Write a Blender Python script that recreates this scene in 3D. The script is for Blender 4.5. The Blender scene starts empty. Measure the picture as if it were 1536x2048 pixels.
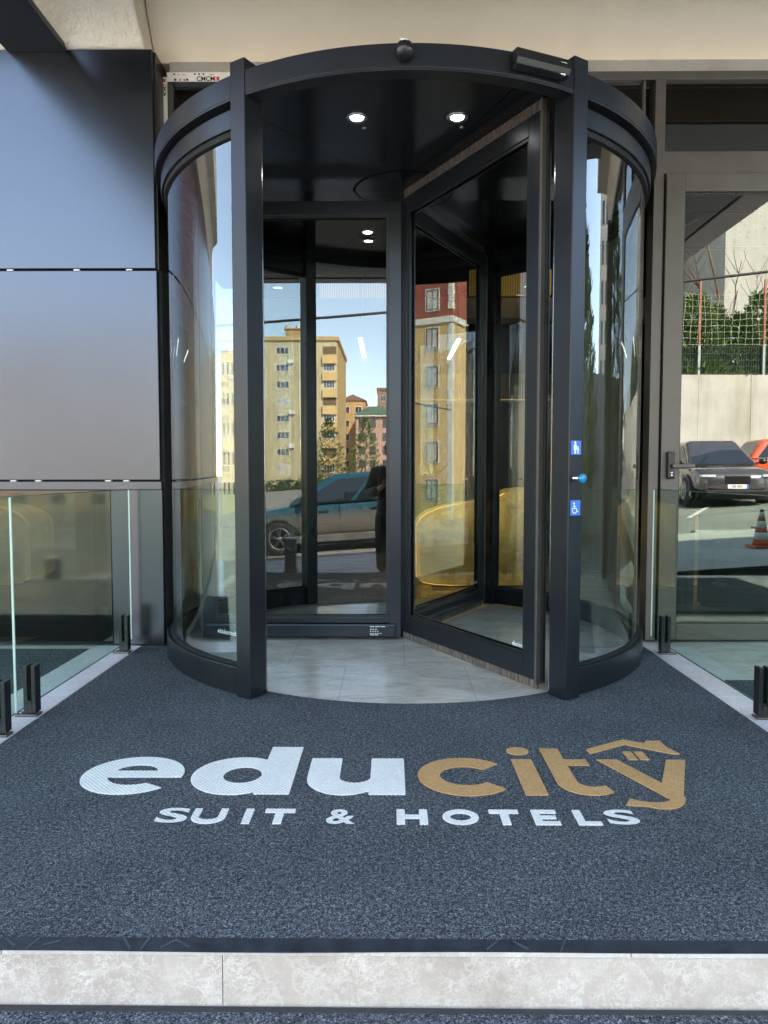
import bpy, bmesh, math, random
from mathutils import Vector, Matrix, Euler
R = math.radians
PI = math.pi
random.seed(7)
SC = bpy.context.scene
COL = SC.collection

# ------------------------------------------------------------------ materials
def new_mat(name):
    m = bpy.data.materials.new(name); m.use_nodes = True
    nt = m.node_tree; nt.nodes.clear()
    out = nt.nodes.new('ShaderNodeOutputMaterial')
    return m, nt, out

def nd(nt, typ, **kw):
    n = nt.nodes.new(typ)
    for k, v in kw.items():
        if k in n.inputs: n.inputs[k].default_value = v
        else: setattr(n, k, v)
    return n

def lk(nt, a, b): nt.links.new(a, b)

def ramp(nt, fac, stops):
    r = nt.nodes.new('ShaderNodeValToRGB')
    e = r.color_ramp.elements
    while len(e) < len(stops): e.new(0.5)
    for i, (p, c) in enumerate(stops):
        e[i].position = p; e[i].color = (*c, 1) if len(c) == 3 else c
    lk(nt, fac, r.inputs['Fac'])
    return r

def noise(nt, scale, detail=3, rough=.5, vec=None, dist=0):
    n = nt.nodes.new('ShaderNodeTexNoise')
    n.inputs['Scale'].default_value = scale; n.inputs['Detail'].default_value = detail
    n.inputs['Roughness'].default_value = rough; n.inputs['Distortion'].default_value = dist
    if vec is not None: lk(nt, vec, n.inputs['Vector'])
    return n

def coords(nt, scale=(1, 1, 1), kind='Object'):
    t = nt.nodes.new('ShaderNodeTexCoord'); m = nt.nodes.new('ShaderNodeMapping')
    m.inputs['Scale'].default_value = scale
    lk(nt, t.outputs[kind], m.inputs['Vector'])
    return m.outputs['Vector']

def bump(nt, height, strength, dist=.01):
    b = nt.nodes.new('ShaderNodeBump'); b.inputs['Strength'].default_value = strength
    b.inputs['Distance'].default_value = dist
    lk(nt, height, b.inputs['Height']); return b

def plain(name, col, rough=.5, metal=0, var=.12, nscale=6, spec=.5, bmp=0, bscale=60, coat=0, rv=.15):
    """principled with a little procedural variation of tone and roughness"""
    m, nt, out = new_mat(name)
    p = nd(nt, 'ShaderNodeBsdfPrincipled', Metallic=metal, Roughness=rough)
    p.inputs['Specular IOR Level'].default_value = spec
    p.inputs['Coat Weight'].default_value = coat
    v = coords(nt)
    n = noise(nt, nscale, 5, .6, v)
    lo = tuple(max(0, c * (1 - var)) for c in col); hi = tuple(min(1, c * (1 + var)) for c in col)
    r = ramp(nt, n.outputs['Fac'], [(.3, lo), (.7, hi)])
    lk(nt, r.outputs['Color'], p.inputs['Base Color'])
    mr = nd(nt, 'ShaderNodeMapRange'); mr.inputs['From Min'].default_value = .3; mr.inputs['From Max'].default_value = .7; mr.inputs['To Min'].default_value = rough * (1 - rv); mr.inputs['To Max'].default_value = min(1, rough * (1 + rv))
    lk(nt, n.outputs['Fac'], mr.inputs['Value']); lk(nt, mr.outputs['Result'], p.inputs['Roughness'])
    if bmp:
        b = bump(nt, noise(nt, bscale, 4, .6, v).outputs['Fac'], bmp); lk(nt, b.outputs['Normal'], p.inputs['Normal'])
    lk(nt, p.outputs[0], out.inputs[0])
    return m

def emis(name, col, strength):
    m, nt, out = new_mat(name)
    e = nd(nt, 'ShaderNodeEmission', Strength=strength); e.inputs['Color'].default_value = (*col, 1)
    lk(nt, e.outputs[0], out.inputs[0]); return m

def glass(name, tint, base, f90=1.0, rough=0.0, wav=0.0, rtint=(1, 1, 1), pw_=4.0):
    """thin coated sheet glass: tinted see-through plus a mirror share that rises at grazing angles"""
    m, nt, out = new_mat(name)
    t = nd(nt, 'ShaderNodeBsdfTransparent'); t.inputs['Color'].default_value = (*tint, 1)
    g = nd(nt, 'ShaderNodeBsdfGlossy', Roughness=rough); g.inputs['Color'].default_value = (*rtint, 1)
    lw = nd(nt, 'ShaderNodeLayerWeight', Blend=.5)
    pw = nd(nt, 'ShaderNodeMath', operation='POWER'); pw.inputs[1].default_value = pw_
    lk(nt, lw.outputs['Facing'], pw.inputs[0])
    mr = nd(nt, 'ShaderNodeMapRange'); mr.inputs['To Min'].default_value = base; mr.inputs['To Max'].default_value = f90
    lk(nt, pw.outputs[0], mr.inputs['Value'])
    mx = nd(nt, 'ShaderNodeMixShader')
    lk(nt, mr.outputs['Result'], mx.inputs[0]); lk(nt, t.outputs[0], mx.inputs[1]); lk(nt, g.outputs[0], mx.inputs[2])
    if wav:
        b = bump(nt, noise(nt, 1.4, 1, .4, coords(nt)).outputs['Fac'], wav, .01)
        lk(nt, b.outputs['Normal'], g.inputs['Normal'])
    lk(nt, mx.outputs[0], out.inputs[0]); return m

def carpet_mat(name, blue=1.0):
    m, nt, out = new_mat(name)
    v = coords(nt)
    p = nd(nt, 'ShaderNodeBsdfPrincipled', Roughness=.95); p.inputs['Specular IOR Level'].default_value = .15
    n1 = noise(nt, 112, 3, .8, v, .8)
    n2 = noise(nt, 260, 2, .7, v, .4)
    n3 = noise(nt, 3.0, 3, .6, v)
    mx = nd(nt, 'ShaderNodeMath', operation='MULTIPLY_ADD'); mx.inputs[1].default_value = .5; lk(nt, n2.outputs['Fac'], mx.inputs[0])
    sc = nd(nt, 'ShaderNodeMath', operation='MULTIPLY'); sc.inputs[1].default_value = .5; lk(nt, n1.outputs['Fac'], sc.inputs[0])
    lk(nt, sc.outputs[0], mx.inputs[2])
    b = blue
    r = ramp(nt, mx.outputs[0], [(.36, (.010, .011, .014)), (.46, (.046, .052, .062 * b)), (.54, (.140, .154, .172 * b)), (.65, (.45, .475, .49 * b))])
    mul = nd(nt, 'ShaderNodeMix', data_type='RGBA', blend_type='MULTIPLY'); mul.inputs['Factor'].default_value = 1
    lk(nt, r.outputs['Color'], mul.inputs['A'])
    r3 = ramp(nt, n3.outputs['Fac'], [(.3, (.86, .86, .865)), (.7, (1.1, 1.1, 1.09))]); lk(nt, r3.outputs['Color'], mul.inputs['B'])
    vo = nt.nodes.new('ShaderNodeTexVoronoi'); vo.inputs['Scale'].default_value = 7.5; lk(nt, v, vo.inputs['Vector'])
    lt = nd(nt, 'ShaderNodeMath', operation='LESS_THAN'); lt.inputs[1].default_value = .022; lk(nt, vo.outputs['Distance'], lt.inputs[0])
    sx = nt.nodes.new('ShaderNodeSeparateColor'); lk(nt, vo.outputs['Color'], sx.inputs[0])
    g2 = nd(nt, 'ShaderNodeMath', operation='GREATER_THAN'); g2.inputs[1].default_value = .62; lk(nt, sx.outputs[0], g2.inputs[0])
    ml = nd(nt, 'ShaderNodeMath', operation='MULTIPLY'); lk(nt, lt.outputs[0], ml.inputs[0]); lk(nt, g2.outputs[0], ml.inputs[1])
    li = nd(nt, 'ShaderNodeMix', data_type='RGBA'); lk(nt, ml.outputs[0], li.inputs['Factor']); lk(nt, mul.outputs['Result'], li.inputs['A']); li.inputs['B'].default_value = (.6, .6, .57, 1)
    lk(nt, li.outputs['Result'], p.inputs['Base Color'])
    bp = bump(nt, mx.outputs[0], 1.0, .012); lk(nt, bp.outputs['Normal'], p.inputs['Normal'])
    lk(nt, p.outputs[0], out.inputs[0]); return m

def letter_mat(name, col, ridge):
    m, nt, out = new_mat(name)
    v = coords(nt)
    p = nd(nt, 'ShaderNodeBsdfPrincipled', Roughness=.9); p.inputs['Specular IOR Level'].default_value = .2
    n = noise(nt, 140, 3, .7, v)
    n2 = noise(nt, 5, 3, .6, v)
    lo = tuple(c * .72 for c in col)
    if ridge:
        w = nt.nodes.new('ShaderNodeTexWave'); w.inputs['Scale'].default_value = 42; w.inputs['Distortion'].default_value = .6
        w.inputs['Detail Scale'].default_value = 4; w.bands_direction = 'DIAGONAL'; lk(nt, v, w.inputs['Vector'])
        h = nd(nt, 'ShaderNodeMath', operation='MULTIPLY_ADD'); h.inputs[1].default_value = .3
        lk(nt, w.outputs['Fac'], h.inputs[0]); lk(nt, n.outputs['Fac'], h.inputs[2]); hh = h.outputs[0]
        r = ramp(nt, hh, [(.3, lo), (.75, col)])
    else:
        hh = n.outputs['Fac']; r = ramp(nt, hh, [(.35, lo), (.65, col)])
    mul = nd(nt, 'ShaderNodeMix', data_type='RGBA', blend_type='MULTIPLY'); mul.inputs['Factor'].default_value = 1
    lk(nt, r.outputs['Color'], mul.inputs['A'])
    r3 = ramp(nt, n2.outputs['Fac'], [(.3, (.86, .88, .9)), (.7, (1, 1, 1))]); lk(nt, r3.outputs['Color'], mul.inputs['B'])
    lk(nt, mul.outputs['Result'], p.inputs['Base Color'])
    b = bump(nt, hh, .7, .006); lk(nt, b.outputs['Normal'], p.inputs['Normal'])
    lk(nt, p.outputs[0], out.inputs[0]); return m

def marble_mat(name, c0, c1, vein, scale=4, rough=.3, tile=None, streak=(1, 1, 1), veinw=.5, grout=(.12, .12, .12), spec=.5, vs_=3.0):
    m, nt, out = new_mat(name)
    v = coords(nt, streak); v0 = coords(nt)
    p = nd(nt, 'ShaderNodeBsdfPrincipled', Roughness=rough); p.inputs['Specular IOR Level'].default_value = spec
    n = noise(nt, scale, 8, .62, v, .8)
    r = ramp(nt, n.outputs['Fac'], [(.25, c0), (.5, tuple((a + b) / 2 for a, b in zip(c0, c1))), (.75, c1)])
    w = noise(nt, scale * vs_, 7, .7, v, 1.1)
    sb = nd(nt, 'ShaderNodeMath', operation='SUBTRACT'); sb.inputs[1].default_value = .5; lk(nt, w.outputs['Fac'], sb.inputs[0])
    ab = nd(nt, 'ShaderNodeMath', operation='ABSOLUTE'); lk(nt, sb.outputs[0], ab.inputs[0])
    vr = ramp(nt, ab.outputs[0], [(0, (veinw,) * 3), (.035, (0, 0, 0))])
    mx = nd(nt, 'ShaderNodeMix', data_type='RGBA'); lk(nt, vr.outputs['Color'], mx.inputs['Factor'])
    lk(nt, r.outputs['Color'], mx.inputs['A']); mx.inputs['B'].default_value = (*vein, 1)
    col = mx.outputs['Result']
    if tile:
        b = nt.nodes.new('ShaderNodeTexBrick'); b.offset = .5; b.inputs['Scale'].default_value = 1
        b.inputs['Brick Width'].default_value = tile[0]; b.inputs['Row Height'].default_value = tile[1]
        b.inputs['Mortar Size'].default_value = .0025; b.inputs['Mortar Smooth'].default_value = .2
        b.inputs['Color1'].default_value = (1, 1, 1, 1); b.inputs['Color2'].default_value = (.95, .95, .95, 1); b.inputs['Mortar'].default_value = (*grout, 1)
        lk(nt, v0, b.inputs['Vector'])
        mm = nd(nt, 'ShaderNodeMix', data_type='RGBA', blend_type='MULTIPLY'); mm.inputs['Factor'].default_value = 1
        lk(nt, col, mm.inputs['A']); lk(nt, b.outputs['Color'], mm.inputs['B']); col = mm.outputs['Result']
    lk(nt, col, p.inputs['Base Color'])
    lk(nt, p.outputs[0], out.inputs[0]); return m

def plaster_mat(name, col, bstr=.25, bscale=40, stain=.12):
    m, nt, out = new_mat(name)
    v = coords(nt)
    p = nd(nt, 'ShaderNodeBsdfPrincipled', Roughness=.9); p.inputs['Specular IOR Level'].default_value = .2
    n = noise(nt, 1.6, 6, .6, v); lo = tuple(c * (1 - stain) for c in col)
    r = ramp(nt, n.outputs['Fac'], [(.3, lo), (.7, col)])
    st_ = noise(nt, 1.3, 6, .65, coords(nt, (1.6, 1.6, .12))); rs = ramp(nt, st_.outputs['Fac'], [(.35, (1 - stain * 1.6,) * 3), (.58, (1, 1, 1))])
    mm = nd(nt, 'ShaderNodeMix', data_type='RGBA', blend_type='MULTIPLY'); mm.inputs['Factor'].default_value = 1 if bstr < .2 else 0
    lk(nt, r.outputs['Color'], mm.inputs['A']); lk(nt, rs.outputs['Color'], mm.inputs['B'])
    lk(nt, mm.outputs['Result'], p.inputs['Base Color'])
    n2 = noise(nt, bscale, 6, .65, v, .4)
    b = bump(nt, n2.outputs['Fac'], bstr, .02); lk(nt, b.outputs['Normal'], p.inputs['Normal'])
    lk(nt, p.outputs[0], out.inputs[0]); return m

def brush_mat(name):
    m, nt, out = new_mat(name)
    v = coords(nt, (260, 260, 14))
    p = nd(nt, 'ShaderNodeBsdfPrincipled', Roughness=.8)
    n = noise(nt, 1, 3, .6, v)
    r = ramp(nt, n.outputs['Fac'], [(.3, (.03, .02, .015)), (.52, (.125, .092, .076)), (.72, (.32, .27, .24))])
    lk(nt, r.outputs['Color'], p.inputs['Base Color'])
    b = bump(nt, n.outputs['Fac'], .9, .004); lk(nt, b.outputs['Normal'], p.inputs['Normal'])
    lk(nt, p.outputs[0], out.inputs[0]); return m

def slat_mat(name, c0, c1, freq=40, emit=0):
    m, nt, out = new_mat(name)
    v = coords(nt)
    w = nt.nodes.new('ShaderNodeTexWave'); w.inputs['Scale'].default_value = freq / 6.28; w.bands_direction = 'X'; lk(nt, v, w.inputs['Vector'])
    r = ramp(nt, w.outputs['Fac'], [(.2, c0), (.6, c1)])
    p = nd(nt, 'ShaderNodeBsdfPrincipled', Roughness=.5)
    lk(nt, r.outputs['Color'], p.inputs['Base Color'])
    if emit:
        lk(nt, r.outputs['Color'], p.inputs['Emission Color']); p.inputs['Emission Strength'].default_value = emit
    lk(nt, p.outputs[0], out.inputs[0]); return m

def leaf_mat(name, c0, c1):
    m, nt, out = new_mat(name)
    v = coords(nt)
    n = noise(nt, 3.5, 4, .7, v)
    r = ramp(nt, n.outputs['Fac'], [(.3, c0), (.7, c1)])
    p = nd(nt, 'ShaderNodeBsdfPrincipled', Roughness=.7); lk(nt, r.outputs['Color'], p.inputs['Base Color'])
    p.inputs['Specular IOR Level'].default_value = .25
    lk(nt, p.outputs[0], out.inputs[0]); return m

def concrete_mat(name, c, form=1.2):
    m, nt, out = new_mat(name)
    v = coords(nt)
    p = nd(nt, 'ShaderNodeBsdfPrincipled', Roughness=.9)
    n = noise(nt, .8, 8, .65, v)
    r = ramp(nt, n.outputs['Fac'], [(.25, tuple(a * .72 for a in c)), (.6, c), (.8, tuple(min(1, a * 1.12) for a in c))])
    v2 = coords(nt, (2.2, 2.2, .25)); s = noise(nt, 1.4, 5, .6, v2)
    rs = ramp(nt, s.outputs['Fac'], [(.35, (.72, .68, .6)), (.55, (1, 1, 1))])
    mm = nd(nt, 'ShaderNodeMix', data_type='RGBA', blend_type='MULTIPLY'); mm.inputs['Factor'].default_value = .7
    lk(nt, r.outputs['Color'], mm.inputs['A']); lk(nt, rs.outputs['Color'], mm.inputs['B'])
    lk(nt, mm.outputs['Result'], p.inputs['Base Color'])
    b = bump(nt, noise(nt, 14, 6, .6, v).outputs['Fac'], .2, .02); lk(nt, b.outputs['Normal'], p.inputs['Normal'])
    lk(nt, p.outputs[0], out.inputs[0]); return m

def asphalt_mat(name, c, spots=True):
    m, nt, out = new_mat(name)
    v = coords(nt)
    p = nd(nt, 'ShaderNodeBsdfPrincipled', Roughness=.9)
    n = noise(nt, .5, 8, .7, v); n2 = noise(nt, 90, 3, .6, v)
    r = ramp(nt, n.outputs['Fac'], [(.3, tuple(a * .7 for a in c)), (.7, tuple(a * 1.25 for a in c))])
    r2 = ramp(nt, n2.outputs['Fac'], [(.35, (.7, .7, .7)), (.65, (1.15, 1.15, 1.15))])
    mm = nd(nt, 'ShaderNodeMix', data_type='RGBA', blend_type='MULTIPLY'); mm.inputs['Factor'].default_value = 1
    lk(nt, r.outputs['Color'], mm.inputs['A']); lk(nt, r2.outputs['Color'], mm.inputs['B'])
    lk(nt, mm.outputs['Result'], p.inputs['Base Color'])
    lk(nt, p.outputs[0], out.inputs[0]); return m

M = {}
def crackle_marble(name, c0, c1, vein, rough=.35):
    m, nt, out = new_mat(name); v = coords(nt)
    p = nd(nt, 'ShaderNodeBsdfPrincipled', Roughness=rough)
    n = noise(nt, 2.6, 9, .68, v, .5)
    r = ramp(nt, n.outputs['Fac'], [(.3, c0), (.5, tuple((a + b) / 2 for a, b in zip(c0, c1))), (.7, c1)])
    wob = noise(nt, 9, 6, .7, v)
    av = nd(nt, 'ShaderNodeMix', data_type='RGBA'); av.inputs['Factor'].default_value = .22
    lk(nt, v, av.inputs['A']); lk(nt, wob.outputs['Color'], av.inputs['B'])
    col = r.outputs['Color']
    for sc_, wd, st in ((11, .055, .8), (25, .11, .75), (52, .17, .6)):
        vo = nt.nodes.new('ShaderNodeTexVoronoi'); vo.feature = 'DISTANCE_TO_EDGE'; vo.inputs['Scale'].default_value = sc_; lk(nt, av.outputs['Result'], vo.inputs['Vector'])
        e = ramp(nt, vo.outputs['Distance'], [(0, (1, 1, 1)), (wd, (0, 0, 0))])
        k = noise(nt, sc_ * .35, 5, .7, v); kr = ramp(nt, k.outputs['Fac'], [(.42, (0, 0, 0)), (.66, (st, st, st))])
        ml = nd(nt, 'ShaderNodeMath', operation='MULTIPLY'); lk(nt, e.outputs['Color'], ml.inputs[0]); lk(nt, kr.outputs['Color'], ml.inputs[1])
        mx = nd(nt, 'ShaderNodeMix', data_type='RGBA'); lk(nt, ml.outputs[0], mx.inputs['Factor']); lk(nt, col, mx.inputs['A']); mx.inputs['B'].default_value = (*vein, 1); col = mx.outputs['Result']
    yl = noise(nt, 1.7, 4, .6, v, .3); yr = ramp(nt, yl.outputs['Fac'], [(.60, (0, 0, 0)), (.76, (.5, .5, .5))])
    mx = nd(nt, 'ShaderNodeMix', data_type='RGBA', blend_type='MULTIPLY'); lk(nt, yr.outputs['Color'], mx.inputs['Factor']); lk(nt, col, mx.inputs['A']); mx.inputs['B'].default_value = (1, .86, .62, 1); col = mx.outputs['Result']
    lk(nt, col, p.inputs['Base Color']); lk(nt, p.outputs[0], out.inputs[0]); return m
M['frame'] = plain('anthracite_aluminium', (.026, .029, .036), .31, .55, .10, 3, .45, .03, 300, 0, .12)
M['frame_dull'] = plain('anthracite_profile', (.018, .019, .022), .38, .35, .12, 12)
M['bronze'] = plain('bronze_grey_profile', (.11, .098, .09), .42, .5, .10, 8)
M['edge_profile'] = plain('weathered_aluminium_edge', (.085, .078, .070), .45, .4, .25, 5)
M['black_gloss'] = plain('black_ceiling_panel', (.010, .011, .012), .16, 0, .2, 5)
M['black'] = plain('black_plastic', (.012, .012, .013), .3, 0, .2, 20)
M['rubber'] = plain('black_rubber', (.018, .022, .030), .55, 0, .3, 20, .5, .4, 25)
M['groove'] = plain('dark_joint', (.006, .006, .007), .8)
M['panel'] = plain('metallic_wall_panel', (.078, .083, .097), .25, .95, .05, .9, .5, 0, 60, 0, .10)
nt0 = M['panel'].node_tree; bp0 = bump(nt0, noise(nt0, 1.1, 2, .5, coords(nt0)).outputs['Fac'], .06, .05)
lk(nt0, bp0.outputs['Normal'], [n for n in nt0.nodes if n.type == 'BSDF_PRINCIPLED'][0].inputs['Normal'])
M['panel_low'] = plain('polished_wall_panel', (.062, .058, .052), .05, .92, .05, 1.3)
M['panel_side'] = plain('dull_wall_panel', (.08, .075, .072), .33, .8, .06, 2)
M['g_drum'] = glass('curved_door_glass', (.80, .86, .85), .13, .8, 0, .02)
M['g_wing'] = glass('wing_glass', (.70, .74, .72), .115, .9, 0, .008, (1, .99, .97), 1.7)
M['g_rail'] = glass('railing_glass', (.70, .86, .78), .05, .6, 0, 0, (.92, 1, .97))
M['g_door'] = glass('side_door_glass', (.42, .45, .44), .19, .8, 0, .03, (1, .99, .95))
M['g_edge'] = plain('glass_edge', (.06, .12, .10), .15, 0, .1, 5)
M['g_edge_light'] = plain('ground_glass_edge', (.62, .72, .64), .25, 0, .1, 5)
M['rubber_scuff'] = plain('scuffed_rubber', (.05, .058, .068), .6, 0, .3, 30)
M['carpet'] = carpet_mat('speckled_carpet')
M['carpet2'] = carpet_mat('speckled_step_carpet', 1.05)
M['mat_dark'] = carpet_mat('dark_side_mat', .95)
M['white_pile'] = letter_mat('white_carpet_letters', (.93, .91, .86), True)
M['orange_pile'] = letter_mat('orange_carpet_letters', (.66, .385, .165), False)
M['marble'] = crackle_marble('beige_marble', (.45, .365, .295), (.70, .605, .51), (.90, .83, .72))
M['marble_edge'] = crackle_marble('beige_marble_slab', (.54, .48, .42), (.74, .69, .62), (.88, .84, .77), .3)
M['tile'] = marble_mat('grey_stone_tile', (.38, .35, .30), (.80, .75, .66), (.86, .82, .74), 3.0, .18, (.62, .62), (1, 2.2, 1), .4, (.72, .71, .68))
M['strip'] = marble_mat('pale_marble_strip', (.50, .49, .49), (.68, .67, .66), (.80, .80, .78), 3.0, .25, None, (1, 1, 1), .4)
M['plaster'] = plaster_mat('cream_plaster', (.93, .79, .615), .25, 60)
M['plaster_rough'] = plaster_mat('rough_cream_plaster', (.92, .81, .665), .8, 26)
M['mortar'] = plaster_mat('grey_mortar', (.50, .47, .42), .9, 40, .35)
M['brush'] = brush_mat('brown_bristles')
M['film'] = plain('white_protective_film', (.74, .72, .68), .4, 0, .08, 20)
M['ink_black'] = plain('black_print', (.015, .015, .015), .6)
M['ink_red'] = plain('red_print', (.55, .05, .05), .6)
M['ink_white'] = plain('white_print', (.85, .87, .88), .5)
M['sign_blue'] = plain('blue_sign_vinyl', (.055, .17, .62), .35, 0, .08, 10)
M['knob_blue'] = plain('blue_knob', (.01, .22, .42), .18, 0, .2, 40, .6)
M['chrome'] = plain('chrome', (.6, .6, .6), .15, 1, .05, 5)
M['led'] = emis('downlight_glow', (1, .97, .9), 30)
M['led_tube'] = emis('interior_lamp', (1, .93, .80), 10)
M['led_warm'] = emis('warm_light_strip', (1, .55, .12), 4.5)
M['glow_soft'] = emis('painted_rim_glow', (1, .50, .09), 1.0)
M['led_dim'] = emis('dim_light_strip', (1, .58, .2), .9)
def glow_painted_stone(name, e0, e1, z0, z1):  # rim light put into the stone as emission, graded by height and side
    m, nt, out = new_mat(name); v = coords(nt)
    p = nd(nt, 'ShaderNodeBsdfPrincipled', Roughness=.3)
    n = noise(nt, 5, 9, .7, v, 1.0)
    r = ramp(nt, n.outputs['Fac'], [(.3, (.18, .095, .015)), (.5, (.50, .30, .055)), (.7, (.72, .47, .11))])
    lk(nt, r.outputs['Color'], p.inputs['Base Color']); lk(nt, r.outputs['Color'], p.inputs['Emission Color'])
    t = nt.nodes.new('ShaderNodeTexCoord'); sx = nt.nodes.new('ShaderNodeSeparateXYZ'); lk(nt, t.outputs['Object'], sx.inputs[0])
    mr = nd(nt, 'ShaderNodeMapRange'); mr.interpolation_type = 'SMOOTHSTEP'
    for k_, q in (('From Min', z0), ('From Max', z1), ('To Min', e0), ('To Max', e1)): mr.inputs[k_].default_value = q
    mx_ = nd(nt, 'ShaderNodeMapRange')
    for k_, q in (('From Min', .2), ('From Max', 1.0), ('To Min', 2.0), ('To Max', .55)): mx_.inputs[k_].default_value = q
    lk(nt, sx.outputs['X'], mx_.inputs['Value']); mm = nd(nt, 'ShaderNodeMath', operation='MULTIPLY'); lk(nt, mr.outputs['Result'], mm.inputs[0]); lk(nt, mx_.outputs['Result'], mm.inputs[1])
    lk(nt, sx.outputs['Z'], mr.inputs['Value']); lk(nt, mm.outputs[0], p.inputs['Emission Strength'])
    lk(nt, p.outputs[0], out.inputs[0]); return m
M['desk'] = glow_painted_stone('desk_stone_painted_glow', .42, 1.5, .31, .80)
M['desk_low'] = glow_painted_stone('desk_base_painted_glow', 1.0, .28, .02, .18)
M['wood'] = slat_mat('wood_slats', (.10, .055, .018), (.30, .18, .06), 60)
M['wood_lit'] = slat_mat('glowing_wood_slats', (.25, .13, .02), (.55, .33, .07), 60, .5)  # lit copy of the slats: lamplight put in as emission
M['dark_wall'] = plain('dark_brown_wall', (.045, .040, .034), .6, 0, .2, 2)
M['dark_ceiling'] = plain('dark_lobby_ceiling', (.05, .046, .042), .7, 0, .2, 2)
M['soffit'] = plaster_mat('grey_soffit_board', (.36, .345, .31), .3, 90)
M['soffit_metal'] = plain('soffit_metal', (.20, .195, .185), .4, .4, .1, 2)
M['beam_black'] = plain('black_steel_beam', (.012, .014, .018), .4, 0, .15, 4)
M['asphalt'] = asphalt_mat('asphalt', (.29, .28, .25))
M['paving'] = asphalt_mat('grey_paving', (.50, .485, .45))
M['kerb'] = concrete_mat('kerb_stone', (.45, .44, .41))
M['concrete'] = concrete_mat('retaining_concrete', (.52, .52, .47))
M['yellow'] = plaster_mat('yellow_render', (.66, .585, .37), .1, 5, .16)
M['yellow2'] = plaster_mat('bright_yellow_render', (.74, .56, .26), .1, 5, .1)
M['ochre'] = plaster_mat('ochre_render', (.62, .44, .20), .1, 5, .14)
M['red_wall'] = plaster_mat('red_render', (.27, .08, .058), .1, 5, .12)
M['orange_wall'] = plaster_mat('orange_render', (.66, .40, .17), .1, 5, .12)
M['pink_wall'] = plaster_mat('pink_render', (.60, .40, .32), .1, 5, .12)
M['brown_wall'] = plaster_mat('brown_render', (.36, .24, .18), .1, 5, .12)
M['gable_wall'] = plaster_mat('white_gable_render', (.44, .44, .39), .1, 5, .10)
M['grey_wall'] = plaster_mat('grey_gable_render', (.30, .32, .30), .1, 5, .14)
M['taupe_wall'] = plaster_mat('taupe_render', (.46, .38, .31), .1, 5, .12)
M['white_wall'] = plaster_mat('white_render', (.62, .62, .56), .1, 5, .08)
M['beige_wall'] = plaster_mat('beige_render', (.66, .60, .48), .1, 5, .12)
M['roof_green'] = plain('green_roof', (.10, .16, .10), .7, 0, .2, 1)
M['roof_brown'] = plain('brown_roof', (.22, .12, .08), .8, 0, .2, 1)
M['win_frame'] = plain('white_window_frame', (.78, .78, .76), .4, 0, .05, 2)
M['win_glass'] = plain('window_pane', (.05, .06, .07), .08, 0, .5, .9, .8)
M['win_brown'] = plain('brown_window_frame', (.10, .05, .03), .5)
M['curtain'] = plain('curtained_pane', (.42, .42, .38), .3, 0, .3, 1.5)
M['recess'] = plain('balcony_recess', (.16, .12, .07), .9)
M['leaf'] = leaf_mat('conifer_leaves', (.05, .095, .022), (.20, .30, .075))
M['leaf2'] = leaf_mat('shrub_leaves', (.03, .06, .015), (.12, .16, .05))
M['bark'] = plain('bark', (.16, .11, .07), .9, 0, .3, 12)
M['steel_grey'] = plain('galvanised_post', (.33, .38, .37), .5, .3)
M['orange_post'] = plain('rusty_orange_post', (.33, .12, .07), .6)
M['fence_dark'] = plain('dark_green_mesh', (.03, .055, .055), .5)
M['net'] = plain('white_net_cord', (.55, .60, .52), .8)
M['cable'] = plain('black_cable', (.02, .02, .02), .6)
M['paint_blue'] = plain('blue_car_paint', (.010, .105, .185), .22, .5, .1, 3, .6, 0, 60, 1.0)
def dusty_paint(name, col, dust, z0, z1):
    m, nt, out = new_mat(name); t = nt.nodes.new('ShaderNodeTexCoord'); sx = nt.nodes.new('ShaderNodeSeparateXYZ'); lk(nt, t.outputs['Object'], sx.inputs[0])
    n = noise(nt, 9, 5, .7, t.outputs['Object']); ad = nd(nt, 'ShaderNodeMath', operation='MULTIPLY_ADD'); ad.inputs[1].default_value = .25; lk(nt, n.outputs['Fac'], ad.inputs[0]); lk(nt, sx.outputs['Z'], ad.inputs[2])
    r = nd(nt, 'ShaderNodeMapRange'); r.inputs['From Min'].default_value = z0 + .12; r.inputs['From Max'].default_value = z1 + .12; lk(nt, ad.outputs[0], r.inputs['Value'])
    mx = nd(nt, 'ShaderNodeMix', data_type='RGBA'); lk(nt, r.outputs['Result'], mx.inputs['Factor']); mx.inputs['A'].default_value = (*dust, 1); mx.inputs['B'].default_value = (*col, 1)
    p = nd(nt, 'ShaderNodeBsdfPrincipled', Metallic=.3); lk(nt, mx.outputs['Result'], p.inputs['Base Color'])
    rr = nd(nt, 'ShaderNodeMapRange'); rr.inputs['To Min'].default_value = .7; rr.inputs['To Max'].default_value = .22; lk(nt, r.outputs['Result'], rr.inputs['Value']); lk(nt, rr.outputs['Result'], p.inputs['Roughness'])
    lk(nt, p.outputs[0], out.inputs[0]); return m
M['paint_blue'] = dusty_paint('blue_car_paint', (.018, .105, .155), (.14, .13, .115), .62, .86)
M['paint_grey'] = plain('grey_car_paint', (.095, .095, .098), .25, .6, .1, 3, .6, 0, 60, 1.0)
M['paint_orange'] = plain('orange_car_paint', (.72, .10, .025), .25, .1, .1, 3, .6, 0, 60, 1.0)
M['dusty'] = plain('dusty_lower_body', (.12, .125, .115), .6, 0, .3, 6)
M['car_glass'] = plain('car_glass', (.012, .018, .024), .04, 0, .2, 2, .9)
M['tyre'] = plain('tyre', (.018, .018, .018), .8)
M['rim'] = plain('alloy_rim', (.42, .42, .42), .3, .9)
M['lamp_glass'] = plain('car_lamp', (.75, .77, .8), .1, .3)
M['tail_red'] = plain('tail_lamp', (.4, .02, .02), .2)
M['plate'] = plain('number_plate', (.8, .8, .78), .4)
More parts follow.
